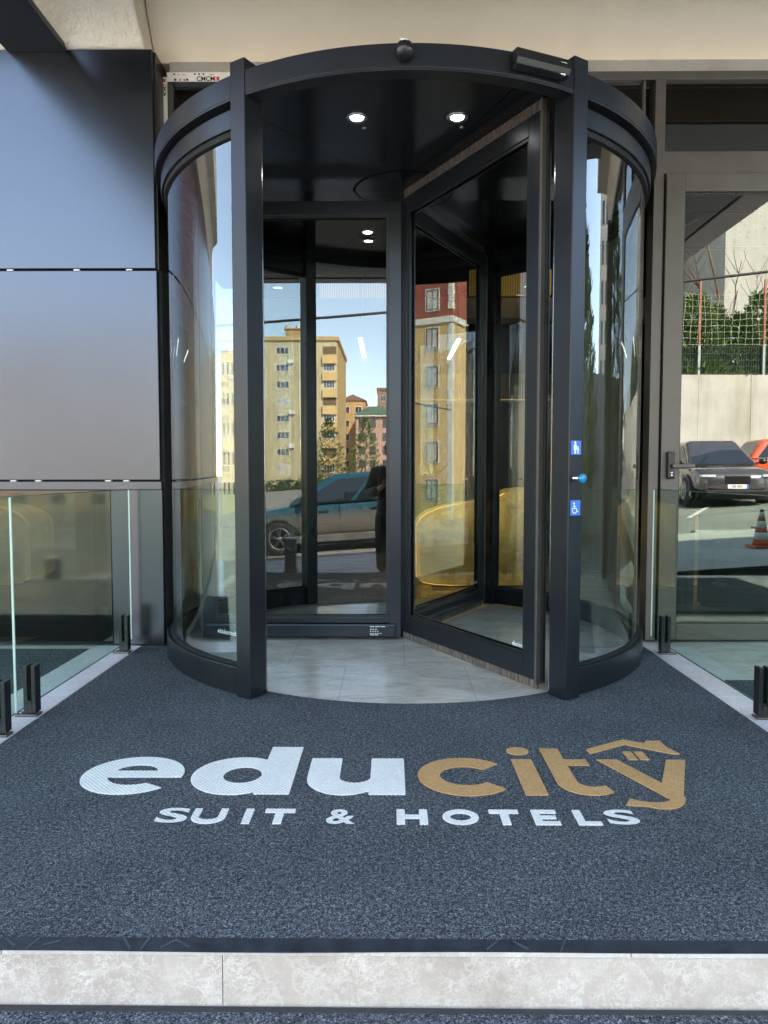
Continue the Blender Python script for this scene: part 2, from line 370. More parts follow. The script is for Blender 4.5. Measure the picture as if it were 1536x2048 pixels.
M['cone_orange'] = plain('cone_orange', (.62, .12, .045), .5, 0, .15, 6)
M['cone_white'] = plain('cone_white', (.75, .77, .75), .4, 0, .1, 6)
M['jacket'] = plain('black_jacket', (.05, .05, .049), .6, 0, .3, 8, .4, .4, 12)
M['trousers'] = plain('black_trousers', (.028, .028, .028), .85, 0, .3, 8, .3, .3, 20)
M['skin'] = plain('skin', (.48, .29, .20), .5, 0, .08, 10)
M['hair'] = plain('dark_hair', (.02, .014, .01), .5, 0, .3, 60)
M['stone_dark'] = plain('dark_stone', (.10, .10, .095), .5, 0, .25, 8)
M['yellow_leaf'] = plain('yellow_leaf', (.5, .3, .04), .7)

# ------------------------------------------------------------------ mesh helpers
class MB:
    def __init__(s):
        s.bm = bmesh.new(); s.mats = []; s.cur = 0
    def mat(s, m):
        if isinstance(m, str): m = M[m]
        if m not in s.mats: s.mats.append(m)
        s.cur = s.mats.index(m); return s
    def faces(s, vs, fs, smooth=False):
        v = [s.bm.verts.new(p) for p in vs]; out = []
        for f in fs:
            try:
                fc = s.bm.faces.new([v[i] for i in f]); fc.material_index = s.cur; fc.smooth = smooth; out.append(fc)
            except ValueError: pass
        return out
    def box(s, x0, x1, y0, y1, z0, z1, mtx=None, bev=0):
        vs = [Vector(p) for p in [(x0, y0, z0), (x1, y0, z0), (x1, y1, z0), (x0, y1, z0), (x0, y0, z1), (x1, y0, z1), (x1, y1, z1), (x0, y1, z1)]]
        if mtx is not None: vs = [mtx @ p for p in vs]
        fs = s.faces(vs, [(0, 3, 2, 1), (4, 5, 6, 7), (0, 1, 5, 4), (1, 2, 6, 5), (2, 3, 7, 6), (3, 0, 4, 7)])
        if bev:
            eds = list({e for f in fs for e in f.edges})
            r = bmesh.ops.bevel(s.bm, geom=eds, offset=bev, segments=2, affect='EDGES', profile=.6, clamp_overlap=True)
            for f in r['faces']: f.material_index = s.cur
        return s
    def prism(s, poly, z0, z1, mtx=None):
        n = len(poly)
        vs = [Vector((p[0], p[1], z0)) for p in poly] + [Vector((p[0], p[1], z1)) for p in poly]
        if mtx is not None: vs = [mtx @ p for p in vs]
        s.faces(vs, [tuple(range(n - 1, -1, -1)), tuple(range(n, 2 * n))] + [(i, (i + 1) % n, n + (i + 1) % n, n + i) for i in range(n)])
        return s
    def poly(s, pts, mtx=None):
        vs = [Vector(p) for p in pts]
        if mtx is not None: vs = [mtx @ p for p in vs]
        s.faces(vs, [tuple(range(len(vs)))]); return s
    def arc(s, r0, r1, a0, a1, z0, z1, n=48, closed=False):
        """curved band between radii; angle measured from -Y towards +X"""
        vs = []; fs = []
        for i in range(n + 1):
            a = a0 + (a1 - a0) * i / n; sx, cy = math.sin(a), -math.cos(a)
            vs += [(r0 * sx, r0 * cy, z0), (r1 * sx, r1 * cy, z0), (r1 * sx, r1 * cy, z1), (r0 * sx, r0 * cy, z1)]
        for i in range(n):
            o = 4 * i
            for k in range(4):
                fs.append((o + k, o + 4 + k, o + 4 + (k + 1) % 4, o + (k + 1) % 4))
        if not closed: fs += [(0, 1, 2, 3), (4 * n + 3, 4 * n + 2, 4 * n + 1, 4 * n)]
        s.faces(vs, fs); return s
    def sheet_arc(s, r, a0, a1, z0, z1, n=64):
        vs = []; fs = []
        for i in range(n + 1):
            a = a0 + (a1 - a0) * i / n; vs += [(r * math.sin(a), -r * math.cos(a), z0), (r * math.sin(a), -r * math.cos(a), z1)]
        for i in range(n): fs.append((2 * i, 2 * i + 2, 2 * i + 3, 2 * i + 1))
        s.faces(vs, fs, True); return s
    def tube(s, pts, rad, n=8, cap=True):
        pts = [Vector(p) for p in pts]; rads = rad if isinstance(rad, (list, tuple)) else [rad] * len(pts)
        vs = []; fs = []
        for i, p in enumerate(pts):
            d = (pts[min(i + 1, len(pts) - 1)] - pts[max(i - 1, 0)]).normalized()
            u = d.orthogonal().normalized() if abs(d.z) > .99 else d.cross(Vector((0, 0, 1))).normalized()
            w = d.cross(u).normalized()
            for k in range(n):
                a = 2 * PI * k / n; vs.append(p + (u * math.cos(a) + w * math.sin(a)) * rads[i])
        for i in range(len(pts) - 1):
            for k in range(n): fs.append((i * n + k, i * n + (k + 1) % n, (i + 1) * n + (k + 1) % n, (i + 1) * n + k))
        if cap: fs += [tuple(range(n - 1, -1, -1)), tuple(range((len(pts) - 1) * n, len(pts) * n))]
        s.faces(vs, fs, True); return s
    def lathe(s, prof, mtx=None, n=24):
        vs = []; fs = []
        for r, z in prof:
            for k in range(n):
                a = 2 * PI * k / n; p = Vector((r * math.cos(a), r * math.sin(a), z)); vs.append(mtx @ p if mtx is not None else p)
        for i in range(len(prof) - 1):
            for k in range(n): fs.append((i * n + k, i * n + (k + 1) % n, (i + 1) * n + (k + 1) % n, (i + 1) * n + k))
        fs += [tuple(range(n - 1, -1, -1)), tuple(range((len(prof) - 1) * n, len(prof) * n))]
        s.faces(vs, fs, True); return s
    def ball(s, c, r, sc=(1, 1, 1), n=16):
        prof = [(max(1e-4, math.sin(PI * i / n)) * r, -math.cos(PI * i / n) * r) for i in range(n + 1)]
        m = Matrix.Translation(c) @ Matrix.Diagonal((*sc, 1)); return s.lathe(prof, m, 24)
    def mesh(s, me, mtx):
        vs = [mtx @ v.co for v in me.vertices]; s.faces(vs, [tuple(p.vertices) for p in me.polygons]); return s
    def build(s, name, parent=None, loc=(0, 0, 0), bevel=0, seg=2, flip=False, smooth_angle=None):
        bmesh.ops.recalc_face_normals(s.bm, faces=s.bm.faces)
        me = bpy.data.meshes.new(name); s.bm.to_mesh(me); s.bm.free()
        for m in s.mats: me.materials.append(m)
        o = bpy.data.objects.new(name, me); COL.objects.link(o); o.location = loc
        if parent is not None: o.parent = parent
        if bevel:
            b = o.modifiers.new('bevel', 'BEVEL'); b.width = bevel; b.segments = seg; b.limit_method = 'ANGLE'; b.angle_limit = R(35)
        return o

def MBm(m): return MB().mat(m)

def thing(name, label, cat, loc=(0, 0, 0), rz=0, group=None):
    o = bpy.data.objects.new(name, None); COL.objects.link(o); o.empty_display_size = .2
    o.location = loc; o.rotation_euler = (0, 0, rz); tag(o, label, cat, group); return o

def tag(o, label=None, cat=None, group=None, kind=None):
    if label: o['label'] = label
    if cat: o['category'] = cat
    if group: o['group'] = group
    if kind: o['kind'] = kind
    return o

def copy_tree(o, parent=None):
    c = o.copy(); COL.objects.link(c)
    if parent is not None: c.parent = parent
    for ch in list(o.children): copy_tree(ch, c)
    return c

def text_mesh(s, size, align='LEFT', spacing=1.0, off=0.0):
    cu = bpy.data.curves.new('text', 'FONT'); cu.body = s; cu.size = size; cu.align_x = align; cu.space_character = spacing; cu.offset = off
    o = bpy.data.objects.new('text', cu); COL.objects.link(o)
    dg = bpy.context.evaluated_depsgraph_get(); me = bpy.data.meshes.new_from_object(o.evaluated_get(dg))
    bpy.data.objects.remove(o); return me

def curve_polys(polys, h):
    """filled flat shapes (outline plus holes) with height h -> mesh"""
    cu = bpy.data.curves.new('shape', 'CURVE'); cu.dimensions = '2D'; cu.fill_mode = 'BOTH'; cu.extrude = h / 2
    for p in polys:
        sp = cu.splines.new('POLY'); sp.points.add(len(p) - 1); sp.use_cyclic_u = True
        for i, q in enumerate(p): sp.points[i].co = (q[0], q[1], 0, 1)
    o = bpy.data.objects.new('shape', cu); COL.objects.link(o)
    dg = bpy.context.evaluated_depsgraph_get(); me = bpy.data.meshes.new_from_object(o.evaluated_get(dg))
    bpy.data.objects.remove(o); return me

def ell(cx, cy, rx, ry, a0, a1, n=24):
    return [(cx + rx * math.cos(R(a0 + (a1 - a0) * i / n)), cy + ry * math.sin(R(a0 + (a1 - a0) * i / n))) for i in range(n + 1)]

# ------------------------------------------------------------------ world, camera, sun
SUN_ELEV, SUN_AZ = R(42), R(30)         # azimuth from +Y towards +X: the sun stands behind the hotel
sd = Vector((math.sin(SUN_AZ) * math.cos(SUN_ELEV), math.cos(SUN_AZ) * math.cos(SUN_ELEV), math.sin(SUN_ELEV)))
w = bpy.data.worlds.new('World'); SC.world = w; w.use_nodes = True
wn = w.node_tree; wn.nodes.clear()
sky = wn.nodes.new('ShaderNodeTexSky'); sky.sky_type = 'NISHITA'; sky.sun_disc = False
sky.sun_elevation = SUN_ELEV; sky.sun_rotation = SUN_AZ
sky.air_density = 1.0; sky.dust_density = 0.0; sky.ozone_density = 2.6; sky.altitude = 150
bg = wn.nodes.new('ShaderNodeBackground'); bg.inputs['Strength'].default_value = 1.68
wo = wn.nodes.new('ShaderNodeOutputWorld')
tint = wn.nodes.new('ShaderNodeMix'); tint.data_type = 'RGBA'; tint.blend_type = 'MULTIPLY'; tint.inputs['Factor'].default_value = 1
tint.inputs['B'].default_value = (1.38, 1.0, .75, 1)       # camera white balance set for the shade
wn.links.new(sky.outputs[0], tint.inputs['A']); 
tc_ = wn.nodes.new('ShaderNodeTexCoord'); sz = wn.nodes.new('ShaderNodeSeparateXYZ'); wn.links.new(tc_.outputs['Generated'], sz.inputs[0])
hz = ramp(wn, sz.outputs['Z'], [(.0, (.62, .80, .97)), (.30, (.80, .92, 1.0)), (.6, (1, 1, 1))])       # clear dry air: little haze near the horizon
hm = wn.nodes.new('ShaderNodeMix'); hm.data_type = 'RGBA'; hm.blend_type = 'MULTIPLY'; hm.inputs['Factor'].default_value = 1
wn.links.new(tint.outputs['Result'], hm.inputs['A']); wn.links.new(hz.outputs['Color'], hm.inputs['B']); wn.links.new(hm.outputs['Result'], bg.inputs[0]); wn.links.new(bg.outputs[0], wo.inputs[0])
sl = bpy.data.lights.new('sun', 'SUN'); sl.energy = 33.0; sl.angle = R(.53); sl.color = (1, .90, .72)
so = bpy.data.objects.new('sun', sl); COL.objects.link(so); so.rotation_euler = sd.to_track_quat('Z', 'Y').to_euler(); so.location = (5, 20, 30)

cam = bpy.data.cameras.new('camera'); co = bpy.data.objects.new('camera', cam); COL.objects.link(co); SC.camera = co
cam.sensor_fit = 'VERTICAL'; cam.sensor_height = 36; cam.sensor_width = 27; cam.lens = 36 * 1427.44 / 2048
cam.clip_start = .02; cam.clip_end = 3000
co.location = (-.0776, -4.3185, 1.0)
co.rotation_mode = 'XYZ'; co.rotation_euler = (R(90) - .054, -.001 * 0, .0088)
SC.view_settings.view_transform = 'Standard'; SC.view_settings.look = 'None'; SC.view_settings.exposure = 0
SC.cycles.max_bounces = 14; SC.cycles.glossy_bounces = 7; SC.cycles.transparent_max_bounces = 24; SC.cycles.diffuse_bounces = 5
SC.cycles.transmission_bounces = 6
SC.cycles.use_denoising = True
SC.cycles.sample_clamp_indirect = 6
SC.cycles.caustics_reflective = False
try:
    SC.cycles.denoiser = 'OPENIMAGEDENOISE'; SC.cycles.denoising_input_passes = 'RGB_ALBEDO_NORMAL'
except Exception: pass

SLOPE = .07
def gz(x, base=-.40): return base + SLOPE * x

# ------------------------------------------------------------------ ground
def sheet(name, m, xs, ys, zf, sub=None):
    b = MBm(m); vs = []; fs = []
    for y in ys:
        for x in xs: vs.append((x, y, zf(x, y)))
    n = len(xs)
    for j in range(len(ys) - 1):
        for i in range(n - 1): fs.append((j * n + i, j * n + i + 1, (j + 1) * n + i + 1, (j + 1) * n + i))
    b.faces(vs, fs); o = b.build(name); tag(o, kind='structure'); return o

def far(x, y):
    k = max(-30, min(40, x)); return gz(k, -.42) + .009 * max(0, min(12, -y - 8))
sheet('ground', 'asphalt', [-900, -300, -60, -30, 0, 40, 80, 300, 900], [-900, -300, -60, -20, -14, -8, -3.2, 40, 300, 900], lambda x, y: far(x, y) - (.35 if y > -4 else 0))
sheet('pavement', 'paving', [-12, 12], [-7.7, -3.9], lambda x, y: gz(x, -.335))
b = MBm('kerb')
n = 24
for i in range(n):
    x0 = -12 + i; x1 = x0 + .994
    b.prism([(x0, -7.88), (x1, -7.88), (x1, -7.70), (x0, -7.70)], 0, .11, Matrix.Translation((0, 0, gz(x0 + .5, -.44))) @ Matrix.Rotation(0, 4, 'Y'))
tag(b.build('kerb', bevel=.01), kind='structure')
b = MBm('ink_white')
for x0 in (3.2, 6.2, 9.2, 12.2):
    b.poly([(x0, -11.0, far(x0, -11) + .012), (x0 + .12, -11.0, far(x0 + .12, -11) + .012), (x0 + 1.9, -13.9, far(x0 + 1.9, -13.9) + .012), (x0 + 1.78, -13.9, far(x0 + 1.78, -13.9) + .012)])
tag(b.build('parking_marking'), kind='structure')

# interior and landing floor
b = MBm('tile'); b.box(-6, 4.7, -2.85, 9, -.30, -.010); tag(b.build('floor'), kind='structure')

# ------------------------------------------------------------------ entrance steps
steps = thing('entrance_steps', 'beige veined marble steps up to the revolving door', 'steps')
b = MBm('marble_edge')
for x0, x1 in ((-4.2, -1.9), (-1.898, -.905), (-.903, .43), (.432, 1.55), (1.552, 4.2)): b.box(x0, x1, -2.862, -2.70, -.021, -.009)
b.build('tread_slab', steps, bevel=.0015)
b = MBm('marble')
for x0, x1 in ((-4.2, -1.62), (-1.618, -.435), (-.433, .80), (.802, 4.2)): b.box(x0, x1, -2.858, -2.80, -.140, -.0215)
b.build('riser', steps)
b = MBm('marble'); b.box(-4.2, 4.2, -3.50, -2.80, -.30, -.1405); b.build('tread_slab', steps)
b = MBm('marble'); b.box(-4.2, 4.2, -4.10, -3.50, -.60, -.270); b.build('tread_slab', steps)

# ------------------------------------------------------------------ carpets
cp = thing('logo_carpet', 'dark blue grey speckled carpet with large white and orange lettering before the revolving door', 'carpet')
arc_pts = [(1.262 * math.sin(a), -1.262 * math.cos(a)) for a in [R(78 - 156 * i / 60) for i in range(61)]]
poly = [(-1.52, -2.835), (1.385, -2.835), (1.385, -.24)] + [(1.238, -.24)] + arc_pts + [(-1.238, -.24), (-1.52, -.24)]
b = MBm('carpet'); b.prism(poly, -.0095, 0); b.build('pile', cp)
b = MBm('rubber')
nseg = 60; vs = []
prof = lambda x: .0025 * math.sin(x * 3.1) + .0015 * math.sin(x * 7.7 + 1)
for i in range(nseg):
    xa = -1.54 + i * (2.945 / nseg); xb = xa + 2.945 / nseg
    ya, yb = -2.866 + prof(xa), -2.866 + prof(xb)
    b.faces([(xa, ya, -.006), (xb, yb, -.006), (xb, -2.835, .0006), (xa, -2.835, .0006), (xa, ya, -.0085), (xb, yb, -.0085)], [(0, 1, 2, 3), (0, 4, 5, 1)])
b.mat('marble_edge')
b.build('rubber_edge', cp)
for i, x in enumerate((-.93, -.89, -.84, -.80, -.64, -.60, -.55, -.52, .14, .20, .29)):
    mt = Matrix.Translation((x, -2.850, -.0020)) @ Matrix.Rotation(R(13), 4, 'X') @ Matrix.Rotation(R((40, -35, 60, 20, -50, 70, 35, -30)[i % 8]), 4, 'Z')
    MBm('rubber_scuff').box(-.018, .018, -.0022, .0022, 0, .0006, mt).build('scuff_mark', cp)
# --- lettering (metres on the carpet; baseline at Y = BL)
BL = -2.148
def zig(poly, st=.0062, am=.0016):
    P = [Vector(q) for q in poly]; out = []; k = 0
    for i in range(len(P)):
        a, c = P[i], P[(i + 1) % len(P)]; d = c - a; L = d.length
        if L < 1e-6: continue
        n_ = Vector((-d.y, d.x)).normalized(); m_ = max(1, round(L / st))
        for j in range(m_):
            q = a + d * j / m_
            out.append(tuple((q + n_ * (am if k % 2 else -am) * (1 if j or m_ == 1 else .3))[:])); k += 1
    return out
def place(meshes, name, mat, z):
    for i, (me, ox, oy) in enumerate(meshes): MBm(mat).mesh(me, Matrix.Translation((ox, oy, z))).build(name, cp)
H = .0036
eO = [(.325, .118)] + ell(.165, .139, .163, .143, -8, 318, 60) + [(.276, .088)] + ell(.172, .150, .100, .078, 306, 202, 20) + [(.085, .118)]
eO = ell(.165, .139, .165, .145, -8, 320, 64) + ell(.180, .150, .112, .082, 314, 205, 22)
eH = [(.095, .168)] + ell(.168, .168, .070, .050, 170, 10, 20) + [(.238, .168)]
def letter_e():
    out = ell(.166, .139, .166, .146, -7, 318, 70)          # outer sweep
    inner = ell(.176, .150, .096, .092, 305, 200, 22)        # under the bar
    return [out + inner, eH]
dO = [(.338, 0), (.338, .379), (.228, .379), (.228, .262)] + ell(.150, .139, .150, .144, 58, 302, 50) + [(.228, .016), (.228, 0)]
dH = ell(.166, .139, .064, .064, 0, 352, 36)
uO = [(0, .278), (0, .118)] + ell(.124, .118, .124, .123, 180, 285, 24)[1:] + [(.205, .024), (.205, 0), (.318, 0), (.318, .278), (.208, .278), (.208, .125)] + ell(.156, .125, .052, .044, 0, -180, 20)[1:] + [(.104, .278)]
place([(curve_polys([zig(q) for q in letter_e()], H), -1.096, BL), (curve_polys([zig(dO), zig(dH)], H), -.732, BL), (curve_polys([zig(uO)], H), -.349, BL)], 'white_letter', 'white_pile', .0022)
def arcband(cx, cy, rx, ry, t, a0, a1, n=44):
    return ell(cx, cy, rx, ry, a0, a1, n) + ell(cx, cy, rx - t, ry - t, a1, a0, n)
cO = arcband(.158, .139, .158, .146, .073, 42, 318, 50)
iO = [(0, 0), (.071, 0), (.071, .276), (0, .276)]
iD = ell(.0355, .351, .040, .034, 0, 350, 30)
tO = [(0, .374), (.066, .374), (.066, .276), (.142, .276), (.142, .227), (.066, .227), (.066, .115)] + ell(.112, .102, .046, .044, 165, 292, 14) + [(.150, .068), (.163, .020)] + ell(.098, .092, .098, .092, -48, -180, 20) 
yO = [(0, .276), (.070, .276), (.155, .088), (.241, .276), (.308, .276), (.186, -.009)] + ell(.102, .020, .092, .110, -18, -122, 16) + [(-.010, -.066), (.014, -.024)] + ell(.085, .000, .075, .048, 215, 318, 12) + [(.122, .012)]
yM = curve_polys([yO], H)
roof = [(-.008, .370), (.157, .466), (.222, .428), (.238, .449), (.290, .449), (.289, .390), (.310, .332), (.278, .332), (.145, .414), (-.008, .326)]
roof = [(-.012, .368), (.152, .465), (.218, .428), (.234, .453), (.284, .453), (.287, .390), (.310, .330), (.284, .330), (.142, .417), (-.010, .327)]
win = [[(x, z), (x + .031, z), (x + .031, z + .030), (x, z + .030)] for x in (.112, .153) for z in (.277, .318)]
place([(curve_polys([cO], H), .014, BL), (curve_polys([iO, iD], H), .344, BL), (curve_polys([tO], H), .462, BL), (yM, .643, BL)], 'orange_letter', 'orange_pile', .0022)
place([(curve_polys([roof] + win, H), .643, BL)], 'house_emblem', 'orange_pile', .0022)
# --- small line of capitals, stroke built
def stroke(pts, t):
    L = []; Rr = []
    P = [Vector(p) for p in pts]
    for i, p in enumerate(P):
        d = (P[min(i + 1, len(P) - 1)] - P[max(i - 1, 0)]).normalized(); nrm = Vector((-d.y, d.x))
        L.append(tuple((p + nrm * t / 2)[:])); Rr.append(tuple((p - nrm * t / 2)[:]))
    return L + Rr[::-1]
CH, T = .088, .021
def S_(wd):
    r = (CH - T) / 4; cx = wd / 2; rx = (wd - T) / 2
    pts = ell(cx, CH - T / 2 - r, rx, r, 25, 270, 18) + ell(cx, T / 2 + r, rx, r, 90, -155, 18)[1:]
    return [stroke(pts, T)]
def rect(x0, x1, y0, y1): return [(x0, y0), (x1, y0), (x1, y1), (x0, y1)]
caps = []
glyph_s = text_mesh('S', .122, off=.0035)
caps.append(([stroke([(T / 2, CH), (T / 2, .038)] + ell(.0495, .038, .039, .0275, 180, 360, 16)[1:] + [(.0885, CH)], T)], -.656))
caps.append(([rect(0, .023, 0, CH)], -.504))
caps.append(([[(0, CH), (0, CH - T), (.032, CH - T), (.032, 0), (.056, 0), (.056, CH - T), (.088, CH - T), (.088, CH)]], -.446))
caps.append(([[(0, 0), (0, CH), (.023, CH), (.023, .055), (.066, .055), (.066, CH), (.089, CH), (.089, 0), (.066, 0), (.066, .034), (.023, .034), (.023, 0)]], -.058))
caps.append(([ell(.0525, CH / 2, .0525, CH / 2 + .001, 0, 350, 34), ell(.0525, CH / 2, .031, CH / 2 - .021, 0, 350, 34)], .075))
caps.append(([[(0, CH), (0, CH - T), (.031, CH - T), (.031, 0), (.055, 0), (.055, CH - T), (.086, CH - T), (.086, CH)]], .213))
caps.append(([[(0, 0), (0, CH), (.072, CH), (.072, CH - .019), (.023, CH - .019), (.023, .053), (.066, .053), (.066, .035), (.023, .035), (.023, .019), (.072, .019), (.072, 0)]], .338))
caps.append(([[(0, 0), (0, CH), (.023, CH), (.023, .019), (.068, .019), (.068, 0)]], .460))
amp = text_mesh('&', .122, off=.0035)
ms = [(curve_polys([zig(q, .005, .0008) for q in p], H), ox, -2.336) for p, ox in caps]
for me, ox, oy in ms: MBm('white_pile').mesh(me, Matrix.Translation((ox, oy, .0022))).build('small_letter', cp)
w_s = max(v.co.x for v in glyph_s.vertices) - min(v.co.x for v in glyph_s.vertices); x_s = min(v.co.x for v in glyph_s.vertices); y_s = min(v.co.y for v in glyph_s.vertices); h_s = max(v.co.y for v in glyph_s.vertices) - y_s
for ox in (-.757, .548): MBm('white_pile').mesh(glyph_s, Matrix.Translation((ox, -2.337, .0042)) @ Matrix.Diagonal((.092 / w_s, .091 / h_s, 1, 1)) @ Matrix.Translation((-x_s, -y_s, 0))).build('small_letter', cp)
MBm('white_pile').mesh(amp, Matrix.Translation((-.262, -2.336, .0042)) @ Matrix.Diagonal((1.02, 1, 1, 1))).build('small_letter', cp)
# --- lower carpet on the next tread
lc = thing('step_carpet', 'dark blue grey speckled carpet lying on the lower marble step', 'carpet')
b = MBm('carpet2'); b.box(-1.6, 1.5, -3.46, -2.884, -.1395, -.128); b.build('pile', lc)
b = MBm('rubber'); 
for i in range(40):
    xa = -1.6 + i * .0775; xb = xa + .0775; q = lambda x: -2.8615 - .0015 * (1 + math.sin(x * 2.3 + .5))
    b.faces([(xa, q(xa), -.132), (xb, q(xb), -.132), (xb, -2.884, -.1278), (xa, -2.884, -.1278), (xa, q(xa), -.1395), (xb, q(xb), -.1395)], [(0, 1, 2, 3), (0, 4, 5, 1)])
b.build('rubber_edge', lc)
# --- side strips and mats
for nm, x0, x1 in (('threshold_strip', -1.79, -1.5215), ('threshold_strip', 1.3865, 1.66)):
    b = MBm('strip')
    ys = [-2.85, -2.0, -1.16, -.235]
    for a, c in zip(ys, ys[1:]): b.box(x0, x1, a + .001, c - .001, -.0098, .002)
    tag(b.build(nm, bevel=.001), kind='structure')
tag(MBm('mat_dark').box(-3.4, -1.80, -1.12, -.30, -.0098, -.001).build('side_mat', bevel=.003), 'dark speckled floor mat beyond the glass railing below the metal wall panels', 'floor mat')
tag(MBm('mat_dark').box(1.53, 3.2, -2.6, -.92, .0025, .009).build('side_mat', bevel=.003), 'dark speckled floor mat in front of the side door', 'floor mat')

# ------------------------------------------------------------------ hotel building
hb = thing('hotel_building', 'hotel front with cream plaster beam and grey metal wall panels around the revolving door', 'building')
def xprism(b, pts, x0, x1):
    n = len(pts); vs = [(x0, y, z) for y, z in pts] + [(x1, y, z) for y, z in pts]
    b.faces(vs, [tuple(range(n)), tuple(range(2 * n - 1, n - 1, -1))] + [(i, (i + 1) % n, n + (i + 1) % n, n + i) for i in range(n)]); return b
xprism(MBm('plaster'), [(-.05, 3.378), (-.20, 3.60), (-.25, 3.69), (-.77, 3.69), (-.77, 4.4), (.25, 4.4), (.25, 3.378)], -1.44, 4.75).build('cream_beam', hb)
b = MBm('mortar')
for i in range(36):
    xa = -1.36 + i * .163; xb = xa + .163; h = lambda x: 3.378 + .006 * math.sin(x * 9) + .004 * math.sin(x * 23 + 1)
    b.faces([(xa, -.057, 3.315), (xb, -.057, 3.315), (xb, -.053, h(xb) + .012), (xa, -.053, h(xa) + .012), (xa, 0, 3.315), (xb, 0, 3.315)], [(0, 1, 2, 3), (0, 4, 5, 1)])
b.build('mortar_band', hb)
xprism(MBm('plaster_rough'), [(-.19, 3.364), (-.225, 3.366), (-.46, 3.57), (-.77, 3.62), (-.77, 4.38), (.20, 4.38), (.20, 3.364)], -6, -1.447).build('soffit_block', hb, bevel=.01)
b = MBm('beam_black'); b.box(-2.215, -1.885, -4.9, -.218, 3.348, 3.388); b.build('canopy_beam', hb, bevel=.004)
b = MBm('soffit_metal'); b.box(-2.0, 3.26, -4.84, -.775, 3.40, 3.66); b.build('canopy', hb)
b = MBm('soffit')
for (x0, x1) in ((-1.6, -.1), (-.06, 1.4), (1.44, 2.90)):
    for (y0, y1) in ((-4.4, -3.2), (-3.16, -1.96), (-1.92, -.80)): b.box(x0, x1, y0, y1, 3.388, 3.3985)
b.build('soffit_board', hb)
b = MBm('groove'); b.box(2.94, 2.97, -4.6, -.8, 3.392, 3.399); b.box(-1.8, 3.2, -4.62, -4.60, 3.392, 3.399); b.build('soffit_joint', hb)
# metal cladding
def panel(x0, x1, z0, z1, m, name='wall_panel'):
    b = MBm(m); b.box(x0, x1, -.2186, -.19, z0, z1); return b.build(name, hb, bevel=.003)
panel(-8.9, -1.408, 2.160, 3.362, 'panel'); panel(-8.9, -1.402, .962, 2.148, 'panel'); panel(-8.9, -1.395, .905, .953, 'panel')
panel(-1.69, -1.392, 0, .9045, 'panel')
panel(-8.9, -1.692, .02, .9035, 'panel_low')
MBm('groove').box(-8.9, -1.41, -.188, -.02, 0, 3.36).build('panel_backing', hb)
b = MBm('panel_side'); b.box(-1.4085, -1.3985, -.188, -.0, 2.16, 3.362); b.build('panel_return', hb)
MBm('groove').box(-1.409, -1.385, -.187, 0, 0, 2.155).build('panel_return', hb)
for x, z in ((-2.255, .9575), (-2.11, .9575), (-1.705, .9575), (-1.60, .9575), (-2.24, 2.154), (-1.86, 2.154), (-1.56, 2.154)): MBm('film').box(x - .017, x + .017, -.214, -.19, z - .0035, z + .0035).build('panel_clip', hb)
# glazed front above and beside the drum
b = MBm('bronze')
b.box(-1.372, 4.6, -.062, .02, 3.268, 3.316)           # head
b.box(1.449, 1.508, -.075, .03, 0, 3.268)              # mullion beside the door
b.box(1.508, 2.70, -.066, .03, 2.735, 2.862)           # transom bar
b.box(2.60, 2.72, -.075, .03, 0, 2.735); b.box(2.60, 2.72, -.075, .03, 2.862, 3.268)
b.box(-1.385, -1.345, -.05, .03, 2.60, 3.268)
b.box(1.385, 1.40, -.055, .0, 2.60, 3.268)
b.build('window_frame', hb, bevel=.003)
b = MBm('film'); b.box(-1.372, -.92, -.067, -.0625, 3.266, 3.318); b.box(-1.404, -1.376, -.052, -.046, 2.60, 3.30); b.build('protective_film', hb)
b = MB()
b.mat('ink_black')
tm = text_mesh('ÇMCM', .036, spacing=1.0, off=.0008)
def flat(x, y, z, s=1): return Matrix.Translation((x, y, z)) @ Matrix.Rotation(R(90), 4, 'X') @ Matrix.Diagonal((s, s, s, 1))
b.mesh(tm, flat(-1.20, -.0682, 3.269))
b.mesh(tm, Matrix.Translation((-1.398, -.0535, 3.26)) @ Matrix.Rotation(R(90), 4, 'X') @ Matrix.Rotation(R(-90), 4, 'Z') @ Matrix.Diagonal((.62, .62, 1, 1)))
for x in (-1.33, -1.26): b.box(x, x + .012, -.0685, -.0675, 3.27, 3.282)
for x in (-1.335, -1.215, -1.19, -1.165, -.99): b.box(x, x + .011, -.0685, -.0675, 3.303, 3.311)
b.mat('ink_red')
for x, z in ((-1.30, 3.270), (-1.275, 3.270)): b.box(x, x + .010, -.0685, -.0675, z, z + .010)
for x in (-1.31, -1.28, -1.125, -1.11): b.box(x, x + .012, -.0685, -.0675, 3.302, 3.306)
b.box(-1.098, -1.068, -.0685, -.0675, 3.270, 3.292); b.box(-1.400, -1.384, -.0535, -.0525, 3.272, 3.290)
b.mat('ink_white'); b.box(-1.090, -1.085, -.0692, -.0686, 3.272, 3.290)
b.build('film_print', hb)
gdark = glass('dark_transom_glass', (.16, .16, .14), .22, .8)
b = MBm(gdark); b.poly([(-1.345, -.03, 2.60), (1.385, -.03, 2.60), (1.385, -.03, 3.268), (-1.345, -.03, 3.268)]); b.poly([(1.508, -.035, 2.862), (2.60, -.035, 2.862), (2.60, -.035, 3.268), (1.508, -.035, 3.268)])
b.poly([(2.72, -.035, 0), (4.45, -.035, 0), (4.45, -.035, 3.268), (2.72, -.035, 3.268)]); b.build('window_pane', hb)
